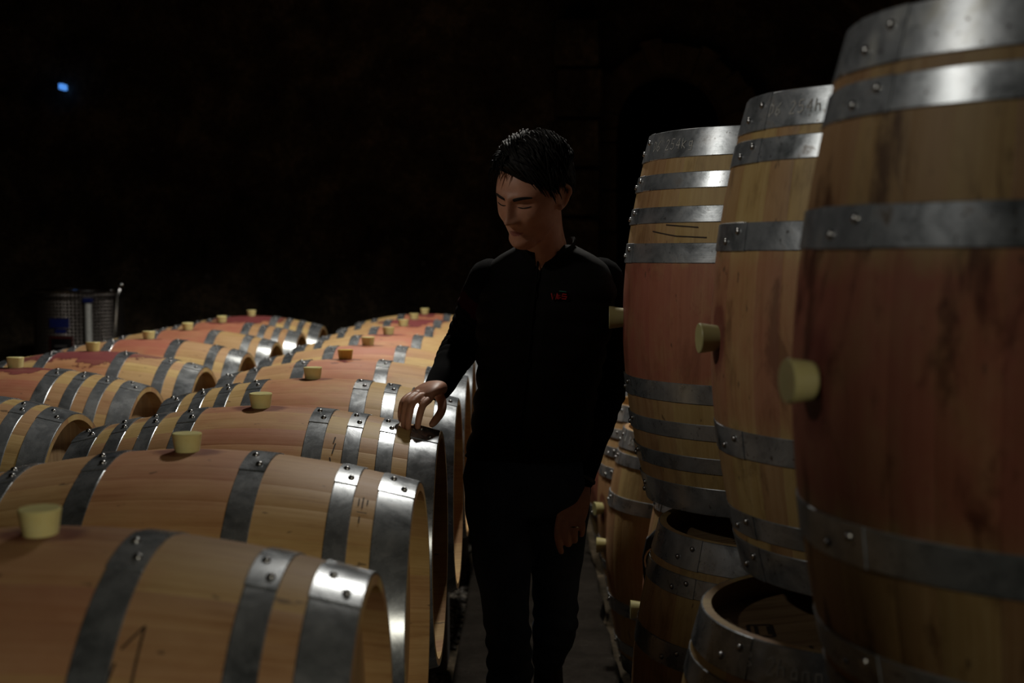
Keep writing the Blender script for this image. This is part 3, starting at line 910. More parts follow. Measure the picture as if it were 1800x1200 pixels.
# ------------------------------------------------------------------ steel tank
def tank():
    tx, ty, tr, th = -3.06, 8.55, .295, 1.27
    r = empty('wine_tank', (tx, ty, -.07), 'dimpled stainless steel wine tank with rim and level tube beyond the left row', 'tank')
    t = NT('dimpled_steel'); P = t.obj(); x, y, z = t.sep(P)
    u = t.math('MULTIPLY', t.math('ARCTAN2', x, y), .295)
    vo = t.n('ShaderNodeTexVoronoi'); vo.inputs['Scale'].default_value = 42; vo.inputs['Randomness'].default_value = .1
    t.l(t.comb(u, z, 0.0), vo.inputs['Vector']); d = vo.outputs['Distance']
    t.l(t.ramp(d, [(0.0, C4(.45, .41, .38)), (.45, C4(.20, .18, .17))]), t.b.inputs['Base Color'])
    t.b.inputs['Metallic'].default_value = 1; t.l(t.mr(d, 0, .5, .25, .5), t.b.inputs['Roughness'])
    t.bump(d, .8, .02)
    bm = bmesh.new(); add_lathe(bm, [(tr - .03, .14), (tr, .17), (tr, th + .05), (tr - .004, th + .05), (tr - .006, .9), (.01, .9)], 64)
    bobj('tank_body', bm, t.m, r)
    M_S = simple('polished_steel', (.55, .55, .55), .15, 1.0)
    for zz, rr in ((th + .06, .012), (th + .02, .006)):
        bm = bmesh.new(); tube_mesh(bm, [((tr + .006) * math.cos(2 * PI * k / 64), (tr + .006) * math.sin(2 * PI * k / 64), zz) for k in range(64)], rr, 8, True)
        bobj('rim', bm, M_S, r)
    for k in range(3):
        a = 2 * PI * k / 3 + .4; bm = bmesh.new(); add_box(bm, (.24 * math.cos(a), .24 * math.sin(a), .075), (.04, .04, .15), None, .004)
        bobj('leg', bm, M_S, r)

    def patch(name, a0, a1, z0, z1, mat, h=.003, par=None, seg=8):
        bm = bmesh.new(); rows = []
        for k in range(seg + 1):
            a = a0 + (a1 - a0) * k / seg
            rows.append([bm.verts.new(((tr + q) * math.sin(a), -(tr + q) * math.cos(a), z)) for q, z in ((0, z0), (h, z0), (h, z1), (0, z1))])
        for k in range(seg):
            for j in range(4): bm.faces.new((rows[k][j], rows[k][(j + 1) % 4], rows[k + 1][(j + 1) % 4], rows[k + 1][j]))
        bm.faces.new(rows[0][::-1]); bm.faces.new(rows[-1])
        return bobj(name, bm, mat, par or r)
    M_BL = simple('blue_label', (.01, .02, .16), .5); M_BK = simple('black_slate', (.004, .004, .004), .5)
    M_RD = simple('red_frame', (.10, .008, .008), .5); M_WT = simple('white_tube', (.78, .80, .78), .5); M_GY = simple('chalk_grey', (.12, .12, .12), .8)
    yaw = .34

    def A(px): return math.asin(max(-1, min(1, (px - 137) / 258 / tr))) + yaw
    patch('brand_label', A(89), A(121), 1.09, 1.15, M_BL); patch('brand_label', A(98), A(116), 1.055, 1.08, M_BL)
    f = patch('slate_frame', A(89), A(127), .70, 1.03, M_RD, .004); patch('slate', A(91), A(125), .71, 1.02, M_BK, .006, f)
    for (a, b, z) in ((97, 117, .965), (101, 111, .92)):
        patch('chalk_line', A(a), A(b), z, z + .008, M_GY, .0075, f)
    a = A(151); bm = bmesh.new()
    p = Vector(((tr + .02) * math.sin(a), -(tr + .02) * math.cos(a), 0)); tube_mesh(bm, [p + Vector((0, 0, .4)), p + Vector((0, 0, th - .02))], .022, 12)
    bobj('level_tube', bm, M_WT, r)
    bm = bmesh.new(); add_box(bm, p + Vector((0, 0, th + .0)), (.062, .05, .03), None, .006); bobj('tube_cap', bm, M_BL, r)
    # lid crane arm with pulley ball on the right
    bm = bmesh.new(); tube_mesh(bm, [(tr - .02, -.12, th - .32), (tr + .01, -.12, th + .02), (tr + .02, -.1, th + .07)], .012, 8)
    bobj('crane_arm', bm, M_S, r)
    bm = bmesh.new(); tube_mesh(bm, [(tr - .07, -.15, th - .30), (tr - .05, -.15, th + .02)], .008, 8); bobj('pump_rod', bm, M_S, r)
    bm = bmesh.new(); bmesh.ops.create_uvsphere(bm, u_segments=16, v_segments=10, radius=.028, matrix=Matrix.Translation((tr + .03, -.1, th + .10)))
    bobj('pulley_ball', bm, M_S, r)


tank()
# small blue pilot light on the back wall
t = NT('blue_pilot'); t.b.inputs['Base Color'].default_value = C4(.02, .1, .5); t.b.inputs['Emission Color'].default_value = C4(.10, .35, 1); t.b.inputs['Emission Strength'].default_value = .8
bm = bmesh.new(); bmesh.ops.create_uvsphere(bm, u_segments=12, v_segments=8, radius=.012, matrix=Matrix.Translation((-3.5, YB - .10, 2.77)))
add_box(bm, (-3.5, YB - .05, 2.77), (.03, .10, .04))
o = bobj('pilot_light', bm, t.m); tag(o, 'tiny blue pilot light high on the dark back wall at left', 'light')


# ------------------------------------------------------------------ the man
def skin_mat():
    t = NT('skin'); P = t.obj(); n = t.noise(P, 28, 4, .6); n2 = t.noise(P, 400, 2, .5)
    t.l(t.ramp(n, [(.3, C4(.50, .235, .145)), (.7, C4(.62, .32, .21))]), t.b.inputs['Base Color'])
    t.b.inputs['Roughness'].default_value = .5; t.b.inputs['Subsurface Weight'].default_value = .12
    t.b.inputs['Subsurface Radius'].default_value = (.012, .005, .003)
    t.bump(n2, .08, .001)
    return t.m


M_SKIN = skin_mat()


def cloth(name, a, b, rough=.85, weave=900, bs=.25, spec=.2):
    t = NT(name); P = t.obj(); n = t.noise(P, 9, 4, .6); wv = t.noise(P, weave, 2, .5)
    t.l(t.ramp(n, [(.3, C4(*a)), (.7, C4(*b))]), t.b.inputs['Base Color'])
    t.b.inputs['Roughness'].default_value = rough; t.b.inputs['Specular IOR Level'].default_value = spec
    t.bump(t.math('ADD', wv, t.math('MULTIPLY', n, 2.0)), bs, .002)
    return t.m


M_VEST = cloth('black_nylon_vest', (.0040, .0037, .0030), (.0060, .0054, .0044), .75, 700, .15, .12)
M_SLEEVE = cloth('black_knit', (.0030, .0030, .0034), (.0050, .0050, .0056), .95, 500, .3, .06)
M_WINE = cloth('burgundy_knit', (.024, .003, .006), (.034, .004, .009), .95, 500, .3, .05)
M_JEAN = cloth('dark_blue_denim', (.022, .032, .052), (.050, .068, .100), .9, 1200, .35, .1)
M_SHOE = simple('black_shoe_leather', (.008, .008, .008), .5)
M_SOCK = cloth('blue_sock', (.02, .03, .07), (.03, .045, .09))
M_HAIR = None
t = NT('black_hair'); P = t.obj(); n = t.noise(P, 120, 3, .6)
t.l(t.ramp(n, [(.3, C4(.004, .0035, .003)), (.7, C4(.011, .009, .007))]), t.b.inputs['Base Color'])
t.b.inputs['Roughness'].default_value = .62; t.b.inputs['Specular IOR Level'].default_value = .14
M_HAIR = t.m

PY = 3.15
man = empty('person', (0.04, 3.2, 0.0), 'man in a black quilted vest and dark jeans leaning his fingertips on a lying barrel', 'person')
MOFF = Vector((-0.04, -3.2, 0))          # children are modelled in world numbers and shifted to the root


def W(p): return Vector(p) + MOFF


# head frame (x = his right, y = forward, z = up)
HC = Vector((0.018, 3.070, 1.648))
HS = 1.05
hy, hp, hrl = R_(36), R_(19), R_(-8)
Fw = Vector((-math.sin(hy) * math.cos(hp), -math.cos(hy) * math.cos(hp), -math.sin(hp)))
Rt = Fw.cross(Vector((0, 0, 1))).normalized()
Up = Rt.cross(Fw).normalized()
HM = Matrix((Rt, Fw, Up)).transposed() @ Matrix.Rotation(hrl, 3, 'Y')


def H(p): return HC + HM @ (Vector(p) * HS) + MOFF


def gs(x, s): return math.exp(-(x / s) ** 2)


def ss(a, b, x):
    t = min(max((x - a) / (b - a), 0), 1); return t * t * (3 - 2 * t)


def head_base(d):
    """radius along direction d: skull and jaw joined smoothly"""
    def ell(c, r):
        ox, oy, oz = -c[0] / r[0], -c[1] / r[1], -c[2] / r[2]
        dx, dy, dz = d.x / r[0], d.y / r[1], d.z / r[2]
        A = dx * dx + dy * dy + dz * dz; B = ox * dx + oy * dy + oz * dz; Cc = ox * ox + oy * oy + oz * oz - 1
        D = B * B - A * Cc
        return 0.0 if D < 0 else (-B + math.sqrt(D)) / A
    a = ell((0, -.012, .026), (.0745, .096, .090)); b = ell((0, .026, -.040), (.0585, .060, .078)); c = ell((0, .052, -.086), (.030, .030, .028))
    e = ell((0, .030, .010), (.066, .058, .062))
    k = 70.0
    return math.log(math.exp(k * a) + math.exp(k * b) + math.exp(k * c) + math.exp(k * e)) / k - .004


def head_point(d):
    p = d * head_base(d)
    x, y, z = p
    f = ss(.02, .07, y)
    ax = abs(x)
    dy = 0.0
    # brow ridge, eye sockets, cheek bones
    dy += .0065 * gs(z - .021, .009) * gs(ax - .026, .024)
    dy -= .0125 * gs(z - .005, .0125) * gs(ax - .031, .0165)
    dy -= .0045 * gs(z + .004, .016) * gs(ax - .014, .007)
    dy += .0055 * gs(z + .030, .015) * gs(ax - .044, .016)
    dy -= .0045 * gs(z + .066, .020) * gs(ax - .044, .014)
    # closed-down eyelids
    dy += .0082 * gs(z - .0035, .0080) * gs(ax - .031, .0125)
    dy -= .0020 * gs(z + .0045, .0022) * gs(ax - .031, .012)
    dy -= .0016 * gs(z - .0135, .0024) * gs(ax - .031, .013)
    # nose: bridge, tip, wings
    if -.055 < z < .03:
        tt = (.024 - z) / .060
        hgt = .005 + .0190 * min(max(tt, 0), 1) ** 1.15
        wd_ = .0078 + .0042 * min(max(tt, 0), 1)
        cut = ss(-.0475, -.0385, z) * ss(.034, .016, z)
        dy += hgt * gs(x, wd_) * cut
    dy += .0050 * gs(z + .035, .008) * gs(x, .010)
    dy += .0095 * gs(z + .0375, .0070) * gs(ax - .0135, .0062)
    dy -= .0035 * gs(z + .0450, .003) * gs(ax - .0075, .0035)
    # philtrum, lips, chin
    dy += .0035 * gs(z + .061, .016) * gs(x, .024)
    dy -= .0015 * gs(z + .0530, .005) * gs(x, .003)
    dy += .0050 * gs(z + .0615, .0040) * gs(x, .0180)
    dy += .0060 * gs(z + .0720, .0046) * gs(x, .0155)
    dy -= .0050 * gs(z + .0668, .0018) * gs(x, .0185)
    dy -= .0045 * gs(z + .0820, .0050) * gs(x, .018)
    dy += .0060 * gs(z + .1010, .0095) * gs(x, .016)
    # jaw corner
    dx = math.copysign(1, x) * (.0045 * gs(z + .066, .020) * gs(y - .005, .024)) if ax > .02 else 0
    dx -= math.copysign(1, x) * .0040 * gs(z - .012, .020) * gs(y - .055, .018) if ax > .03 else 0
    return Vector((x + dx, y + dy * f, z))


def face_at(x, z, y0=.085):
    g = Vector((x, y0, z))
    for _ in range(20):
        g = g.normalized(); g = g * head_base(g)
        g.x += (x - g.x) * .7; g.z += (z - g.z) * .7
    return head_point(g.normalized())


def build_head(bm, nu=150, nv=150):
    rows = []
    for j in range(1, nv):
        v = PI * j / nv; row = []
        for i in range(nu):
            u = 2 * PI * i / nu
            # poles on the ears' axis: keeps the face well sampled
            d = Vector((math.cos(v), math.sin(v) * math.cos(u), math.sin(v) * math.sin(u)))
            row.append(bm.verts.new(H(head_point(d))))
        rows.append(row)
    n0 = bm.verts.new(H(head_point(Vector((1, 0, 0))))); n1 = bm.verts.new(H(head_point(Vector((-1, 0, 0)))))
    for j in range(len(rows) - 1):
        for i in range(nu): bm.faces.new((rows[j][i], rows[j][(i + 1) % nu], rows[j + 1][(i + 1) % nu], rows[j + 1][i]))
    for i in range(nu):
        bm.faces.new((n0, rows[0][(i + 1) % nu], rows[0][i])); bm.faces.new((n1, rows[-1][i], rows[-1][(i + 1) % nu]))


def build_ear(bm, s):
    # outer shell with a rolled rim, set against the side of the skull
    prof_ = [(0, .026), (.35, .030), (.7, .029), (1.05, .024), (1.5, .0175)]
    rim = []
    for k in range(17):
        a = R_(-115) + R_(300) * k / 16
        rx = .0165 if math.sin(a) > 0 else .0125
        rim.append((0, .000 - rx * math.cos(a) - .004 * math.sin(a), .004 + .027 * math.sin(a)))
    pts = []
    for k, p in enumerate(rim):
        out = .0765 + .010 * max(0, math.cos((k / 16 - .5) * PI * 1.0)) - .002
        pts.append(H((s * (out + .010 * ss(-.002, -.022, p[1])), p[1] - .004, p[2] - .002)))
    tube_mesh(bm, pts, [.0035 + .0012 * math.sin(PI * k / 16) for k in range(17)], 8)
    c0 = (s * .0725, -.004, .000)
    add_loft(bm, [(H((s * .064, .002, .002)), HM @ Vector((0, .012, 0)), HM @ Vector((0, 0, .022))),
                  (H((s * .0730, -.004, .003)), HM @ Vector((-.002 * s, .0150, -.002)), HM @ Vector((0, -.003, .026))),
                  (H((s * .0810, -.008, .004)), HM @ Vector((-.0045 * s, .0165, -.002)), HM @ Vector((0, -.004, .027))),
                  (H((s * .0800, -.0075, .004)), HM @ Vector((-.0035 * s, .0115, -.002)), HM @ Vector((0, -.003, .020)))], 20)
    # lobe
    bmesh.ops.create_uvsphere(bm, u_segments=12, v_segments=8, radius=.0075, matrix=Matrix.Translation(H((s * .0770, .004, -.022))))


def finger(bm, pts, r0, r1, n=12):
    P = [W(p) for p in pts]; m = len(P)
    rad = [r0 + (r1 - r0) * i / (m - 1) for i in range(m)]
    rad = [(r * (1.06 if 0 < i < m - 1 else 1.0), r * (1.03 if 0 < i < m - 1 else 1)) for i, r in enumerate(rad)]
    limb(bm, P, rad, (0.3, 1, .2), n, 5)


bm = bmesh.new()
build_head(bm); build_ear(bm, 1); build_ear(bm, -1)
# neck and trunk under the clothes
limb(bm, [W((.055, 3.185, 1.44)), W((.050, 3.165, 1.50)), W((.040, 3.135, 1.555)), W((.034, 3.115, 1.61))], [(.075, .070), (.060, .062), (.0555, .060), (.055, .060)], (0, 1, 0), 28)
YW = R_(14)
ax_ = Vector((math.cos(YW), -math.sin(YW), 0)); ay_ = Vector((math.sin(YW), math.cos(YW), 0))
# trunk sections: centre x, y, z, half width, half depth
TR = [(.003, 3.20, .86, .135, .095), (.003, 3.20, .93, .158, .110), (.010, 3.20, 1.00, .150, .105), (.022, 3.20, 1.08, .138, .100),
      (.032, 3.195, 1.16, .140, .102), (.042, 3.19, 1.24, .152, .110), (.050, 3.19, 1.32, .165, .115), (.055, 3.19, 1.39, .170, .110),
      (.055, 3.19, 1.44, .160, .095), (.055, 3.19, 1.475, .120, .080), (.054, 3.185, 1.50, .075, .066)]
add_loft(bm, [(W((x, y, z)), ax_ * (a - .022), ay_ * (b - .02)) for x, y, z, a, b in TR], 32, 2.3)
# arms
RS, RE, RW = (-.088, 3.215, 1.430), (-.168, 3.345, 1.262), (-.2230, 3.150, 1.162)
LS, LE, LW = (.192, 3.205, 1.435), (.222, 3.270, 1.170), (.1385, 3.150, .925)


def between(a, b, t, off=(0, 0, 0)): return tuple(a[i] + (b[i] - a[i]) * t + off[i] for i in range(3))


def arm_pts(s, e, w_): return [W(p) for p in (s, between(s, e, .35), between(s, e, .72), e, between(e, w_, .3), between(e, w_, .68), w_)]


limb(bm, arm_pts(RS, RE, RW), [(.050, .052), (.046, .048), (.040, .042), (.038, .040), (.039, .040), (.031, .030), (.027, .021)], (0, 1, 0), 24)
limb(bm, arm_pts(LS, LE, LW), [(.050, .052), (.046, .048), (.040, .042), (.038, .040), (.039, .040), (.031, .030), (.028, .021)], (0, 1, 0), 24)
# right hand, palm down on the barrel's end
ZT = 1.082
limb(bm, [W(RW), W((-.2300, 3.118, 1.168)), W((-.2450, 3.085, 1.163)), W((-.2560, 3.064, 1.152))], [(.027, .020), (.036, .019), (.042, .0165), (.038, .013)], (0, .35, 1), 24, 6, 2.4)
finger(bm, [(-.2360, 3.085, 1.156), (-.2330, 3.052, 1.150), (-.2480, 3.020, 1.137), (-.2560, 3.003, 1.108), (-.2600, 3.004, ZT + .004)], .0105, .0075)
finger(bm, [(-.2500, 3.085, 1.160), (-.2540, 3.050, 1.157), (-.2720, 3.016, 1.143), (-.2800, 2.999, 1.111), (-.2830, 3.002, ZT + .003)], .0105, .0075)
finger(bm, [(-.2620, 3.088, 1.160), (-.2700, 3.055, 1.158), (-.2870, 3.024, 1.144), (-.2930, 3.010, 1.114), (-.2945, 3.012, ZT + .006)], .0100, .0072)
finger(bm, [(-.2740, 3.092, 1.156), (-.2860, 3.064, 1.154), (-.2985, 3.038, 1.143), (-.3035, 3.026, 1.120), (-.3040, 3.028, 1.100)], .0088, .0062)
finger(bm, [(-.2230, 3.122, 1.156), (-.2080, 3.098, 1.140), (-.2060, 3.066, 1.117), (-.2200, 3.045, 1.096), (-.2270, 3.036, ZT + .006)], .0130, .0085)
# left hand hanging relaxed
limb(bm, [W(LW), W((.1300, 3.132, .895)), W((.1200, 3.118, .866)), W((.1140, 3.110, .842))], [(.028, .020), (.038, .018), (.042, .016), (.040, .014)], (-.25, 1, -.2), 24, 6, 2.4)
finger(bm, [(.0980, 3.112, .868), (.0870, 3.104, .838), (.0820, 3.090, .806), (.0850, 3.092, .780), (.0910, 3.100, .758)], .0105, .0075)
finger(bm, [(.1090, 3.112, .866), (.1050, 3.102, .834), (.1030, 3.088, .802), (.1060, 3.100, .780), (.1110, 3.120, .772)], .0105, .0076)
finger(bm, [(.1220, 3.114, .866), (.1240, 3.104, .836), (.1240, 3.092, .806), (.1250, 3.106, .786), (.1260, 3.126, .782)], .0100, .0072)
finger(bm, [(.1350, 3.118, .868), (.1420, 3.110, .843), (.1440, 3.100, .818), (.1430, 3.112, .800), (.1410, 3.128, .797)], .0088, .0064)
finger(bm, [(.1110, 3.148, .905), (.0880, 3.155, .875), (.0720, 3.160, .845), (.0650, 3.160, .822), (.0620, 3.158, .803)], .0125, .0080)
# legs
RH, RK, RA = (-.070, 3.20, .90), (-.040, 3.09, .500), (-.030, 3.06, .10)
LH, LK, LA = (.083, 3.20, .90), (.080, 3.25, .515), (.066, 3.63, .310)


def leg_pts(h, k, a): return [W(p) for p in (h, between(h, k, .35), between(h, k, .75), k, between(k, a, .25), between(k, a, .6), a)]


LR = [(.076, .085), (.066, .074), (.050, .054), (.046, .048), (.046, .050), (.040, .042), (.034, .038)]
limb(bm, leg_pts(RH, RK, RA), LR, (0, 1, 0), 24)
limb(bm, leg_pts(LH, LK, LA), LR, (.2, 1, 1), 24)
limb(bm, [W((-.030, 3.085, .075)), W((-.034, 3.02, .055)), W((-.040, 2.93, .030))], [(.034, .034), (.038, .03), (.032, .016)], (0, 0, 1), 20)
limb(bm, [W((.070, 3.65, .30)), W((.071, 3.645, .18)), W((.072, 3.600, .06))], [(.034, .034), (.038, .03), (.034, .016)], (0, 1, .3), 20)
body = remeshed('body', bm, .0031, M_SKIN, man, 2)

# eyes under lowered lids, brows, lips tint
M_LASH = simple('dark_brow_hair', (.010, .007, .006), .7)
M_LIP = simple('lip', (.36, .12, .10), .5)
for s in (1, -1):
    bm = bmesh.new(); pts = []
    for k in range(9):
        q = k / 8; pts.append(H(face_at(s * (.0165 + .030 * q), -.0022 - .0030 * math.sin(q * PI) + .0015 * q) + Vector((0, .0006, 0))))
    tube_mesh(bm, pts, [.0006, .0012, .0016, .0018, .0018, .0018, .0015, .0012, .0006], 6)
    bobj('eyelashes', bm, M_LASH, man)
for s in (1, -1):
    bm = bmesh.new()
    for row in range(3):
        pts = []
        for k in range(9):
            q = k / 8; pts.append(H(face_at(s * (.0115 + .040 * q), .0150 + .0060 * math.sin(q * PI * .75) + (row - 1) * .0024 * (1 - .6 * q)) + Vector((0, .0006, 0))))
        tube_mesh(bm, pts, [.0012, .0022, .0025, .0025, .0024, .0022, .0018, .0013, .0006], 6)
    bobj('eyebrow', bm, M_LASH, man)
# lips coloured on the face itself
body.data.materials.append(M_LIP)
HMI = HM.transposed()
for p_ in body.data.polygons:
    q = HMI @ (p_.center - MOFF - HC) / HS
    if q.y > .06 and abs(q.x) < .0215:
        e_ = abs(q.x) / .0215
        if -.0668 - .0085 * (1 - e_ ** 2) < q.z < -.0668 + .0068 * (1 - e_ ** 1.6): p_.material_index = 1

# hair: swept from his right parting across to his left, full on top
rh = random.Random(17)


def skull(d, off):
    A = Vector((.0755 + off, .098 + off, .091 + off)); c = Vector((0, -.012, .026))
    dn = Vector((d.x / A.x, d.y / A.y, d.z / A.z)); return c + d / dn.length


def hairline(x, y):
    """lowest z that carries hair at this azimuth (head frame)"""
    a = math.atan2(x, y)                       # 0 front, + his right
    if abs(a) < R_(62):
        q = a / R_(62)
        return .074 + .022 * q - .02 * q * q if q > 0 else .074 + .048 * q - .004 * q * q
    b = (abs(a) - R_(62)) / R_(118)
    return .030 + .006 * ss(0, .1, b) * ss(.3, .2, b) - .050 * ss(.30, .42, b) - .045 * ss(.42, .7, b)


bm = bmesh.new(); nu, nv = 72, 44; rows = []
for j in range(nv + 1):
    row = []
    for i in range(nu):
        a = 2 * PI * i / nu; zl = hairline(math.sin(a), math.cos(a))
        d0 = Vector((math.sin(a) * .085, math.cos(a) * .10, 0))
        el0 = math.atan2(zl - .026, d0.length); el = el0 + (PI / 2 - el0) * (j / nv)
        d = Vector((math.sin(a) * math.cos(el), math.cos(a) * math.cos(el), math.sin(el)))
        top = ss(.01, .085, d.z * .1)
        off = .003 + .016 * ss(0, .22, j / nv) * (0.55 + .9 * top) + .006 * max(0, d.y) * top
        off += .0030 * noise.noise(Vector((d.x * 5, d.y * 2.2, d.z * 5)) * 2.2) + .0016 * math.sin(38 * (d.y * .9 + d.x * .5) + 6 * d.z)
        row.append(bm.verts.new(H(skull(d, off))))
    rows.append(row)
for j in range(nv):
    for i in range(nu): bm.faces.new((rows[j][i], rows[j][(i + 1) % nu], rows[j + 1][(i + 1) % nu], rows[j + 1][i]))
bmesh.ops.remove_doubles(bm, verts=bm.verts[:], dist=.0002)
# locks
def lock(start, vel, steps, h0, h1, r, curl=0.0, droop=0.0):
    p = Vector(start); pts = []; v = Vector(vel)
    for k in range(steps * 2 + 1):
        q = k / (steps * 2)
        c = Vector((0, -.012, .026)); d = (p - c).normalized()
        s_ = skull(d, h0 + (h1 - h0) * math.sin(q * PI * .8)); pts.append(H(s_ + Vector((0, 0, -droop * q * q))))
        tv = v - d * v.dot(d)
        if tv.length < 1e-4: break
        tv.normalize(); v = v + Vector((curl * .3, -.0, -.12)) * .25
        p = s_ + tv * .0068
    if len(pts) > 2:
        m = len(pts); tube_mesh(bm, pts, [r * (.65 + .35 * math.sin(PI * min(1, (k + .6) / m))) * (1 - .75 * (k / (m - 1)) ** 2) for k in range(m)], 5)


cnt = 0
while cnt < 620:
    a = rh.uniform(-PI, PI); el = rh.uniform(-.3, 1.45)
    d = Vector((math.sin(a) * math.cos(el), math.cos(a) * math.cos(el), math.sin(el)))
    p = skull(d, .010); zl = hairline(math.sin(a), math.cos(a))
    if p.z < zl + .006: continue
    cnt += 1
    topf = ss(.35, 1.1, el)
    if el > .55 or (abs(a) < 1.0 and p.z > .05):
        vel = Vector((-.75 + rh.uniform(-.25, .25), .45 + rh.uniform(-.3, .3), .25)); st_ = rh.randint(4, 6)
        if p.x > .02: vel = Vector((-.35, .9, .5))
        lock(p, vel, st_, .010 + .006 * topf, .020 + .010 * topf + rh.uniform(-.003, .006), rh.uniform(.0022, .0040), -.3)
    else:
        vel = Vector((0, -.55, -.8)); lock(p, vel, rh.randint(2, 4), .009, .012, rh.uniform(.0020, .0032))
# forelock falling over his left brow and temple
for k in range(70):
    x0 = rh.uniform(-.045, .018); p = skull(Vector((x0, .075 + rh.uniform(-.02, .01), .085)).normalized(), .012)
    lock(p, Vector((-.80, .22 + rh.uniform(-.1, .1), -.42)), rh.randint(5, 8), .015, .022 + rh.uniform(-.006, .006), rh.uniform(.0025, .0042), -.25, .006)
# tousled front tips lifting over his right forehead
for k in range(46):
    x0 = rh.uniform(-.01, .055); p = skull(Vector((x0, .085 + rh.uniform(-.02, .01), .070 + rh.uniform(0, .03))).normalized(), .010)
    lock(p, Vector((.30 + rh.uniform(-.3, .2), .75, .35 + rh.uniform(-.3, .4))), rh.randint(2, 4), .012, .030 + rh.uniform(-.006, .010), rh.uniform(.0016, .0030))
hair = bobj('hair', bm, M_HAIR, man, 60)

# sleeves
def wrinkle(amp, fq, seed):
    def f(i, t_, p, c):
        d = (p - c)
        n_ = noise.noise(Vector((p.x * fq, p.y * fq, p.z * fq * 2.6 + seed))) * amp + noise.noise(Vector((p.x * fq * 2.5, p.y * fq * 2.5, p.z * fq * 4 + seed))) * amp * .35
        return p + d.normalized() * n_
    return f


SL = [(.060, .064), (.057, .058), (.049, .050), (.046, .048), (.047, .046), (.040, .038), (.0345, .0285)]


def sleeve(name, s, e, w_, cuff_t, bunch):
    pts = [W(s), W(between(s, e, .35)), W(between(s, e, .72)), W(e), W(between(e, w_, .3)), W(between(e, w_, .68)), W(between(e, w_, cuff_t))]
    bm = bmesh.new()

    def fn(i, t_, p, c):
        d = (p - c); q = noise.noise(Vector((p.x * 14, p.y * 14, p.z * 22))) * .0045
        rr = .0042 * math.sin(i * 1.55 + 1.5 * math.sin(t_ + .6)) * ss(12, 22, i) * ss(64, 44, i) * bunch
        return p + d.normalized() * (q + rr)
    limb(bm, pts, SL, (0, 1, 0), 36, 12, 2.0, fn)
    o = bobj(name, bm, M_SLEEVE, man, 180)
    return o


slR = sleeve('sleeve', RS, RE, RW, 1.0, 1.0)
sleeve('sleeve', LS, LE, LW, .97, .45)
# burgundy panel on the right upper arm
slR.data.materials.append(M_WINE)
for p_ in slR.data.polygons:
    c = p_.center - MOFF
    if 1.335 < c.z + .9 * (c.x + .13) < 1.385 and c.x < -.085: p_.material_index = 1

# quilted vest
VR = [(.010, 3.20, .985, .166, .122), (.012, 3.20, 1.01, .164, .121), (.020, 3.20, 1.08, .156, .116),
      (.030, 3.195, 1.16, .156, .118), (.040, 3.19, 1.24, .164, .124), (.048, 3.19, 1.31, .172, .128), (.053, 3.19, 1.37, .177, .124), (.055, 3.19, 1.415, .178, .112),
      (.056, 3.19, 1.445, .172, .100), (.056, 3.19, 1.474, .158, .090), (.056, 3.188, 1.498, .128, .082), (.055, 3.185, 1.514, .098, .076), (.054, 3.182, 1.526, .074, .071)]
bm = bmesh.new(); rings = []
zs = []
z = VR[0][2]
cen, rad = smooth_path([(a[0], a[1], a[2]) for a in VR], [(a[3], a[4]) for a in VR], 7)
for c, (ra, rb_) in zip(cen, rad): rings.append((W(c), ax_ * ra, ay_ * rb_))


def vest_fn(i, t_, p, c):
    z = p.z; d = Vector((p.x - c.x, p.y - c.y, 0)).normalized()
    fr = max(0, -(d.dot(ay_)))
    side = (p - c).dot(ax_)
    q = (z + .10 * abs(side)) / .056
    puff = abs(math.sin(PI * q)) ** .6 * .0085 * ss(1.47, 1.40, z)
    zipd = -.010 * gs(side + .004, .010) * (1 if fr > 0 else 0)
    n_ = noise.noise(Vector((p.x * 9, p.y * 9, p.z * 13))) * .006
    return p + d * (puff - .006 + n_ + zipd)


add_loft(bm, rings, 96, 2.35, False, vest_fn)
vest = bobj('vest', bm, M_VEST, man, 180)
sd = vest.modifiers.new('thick', 'SOLIDIFY'); sd.thickness = .006; sd.offset = -1
# zip and puller
bm = bmesh.new(); zp = []
for k in range(0, len(cen)):
    c = cen[k]; zp.append(W(c) - ay_ * (rad[k][1] - .003) * 1.0 - ax_ * .004)
tube_mesh(bm, zp, .0028, 6)
bobj('zip', bm, M_VEST, man)
# stand-up collar, open at the throat
bm = bmesh.new(); rows = []
for k in range(45):
    a = R_(-90 + 22) + R_(316) * k / 44
    row = []
    for (h, r, th_) in ((0, .074, 0), (.025, .073, 0), (.050, .076, 0), (.056, .073, 0), (.050, .069, 0), (.0, .066, 0)):
        lean = .012 * h / .05
        fall = -.018 * max(0, -math.sin(a)) * (h / .05)
        row.append(bm.verts.new(W((.052 + r * math.cos(a) * 1.0, 3.178 + r * math.sin(a) * .98 - lean, 1.488 + h * 1.05 + fall - .020 * max(0, -math.sin(a))))))
    rows.append(row)
for k in range(44):
    for j in range(6): bm.faces.new((rows[k][j], rows[k][(j + 1) % 6], rows[k + 1][(j + 1) % 6], rows[k + 1][j]))
bm.faces.new(rows[0]); bm.faces.new(rows[-1][::-1])
bobj('collar', bm, M_VEST, man, 60)
# chest embroidery: red lettering under a green dash
M_RED = simple('red_embroidery', (.42, .012, .015), .8); M_GRN = simple('green_embroidery', (.03, .22, .15), .8)


def chest(u, v):
    """point on the vest front, u metres to his left of the zip, v height"""
    k = min(range(len(cen)), key=lambda i: abs(cen[i].z - v)); c = cen[k]; a, b = rad[k]
    x = min(u / a, .98); y = -(1 - abs(x) ** 2.35) ** (1 / 2.35)
    return W((c.x, c.y, v)) + ax_ * (x * a) + ay_ * (y * b) - ay_ * .0075


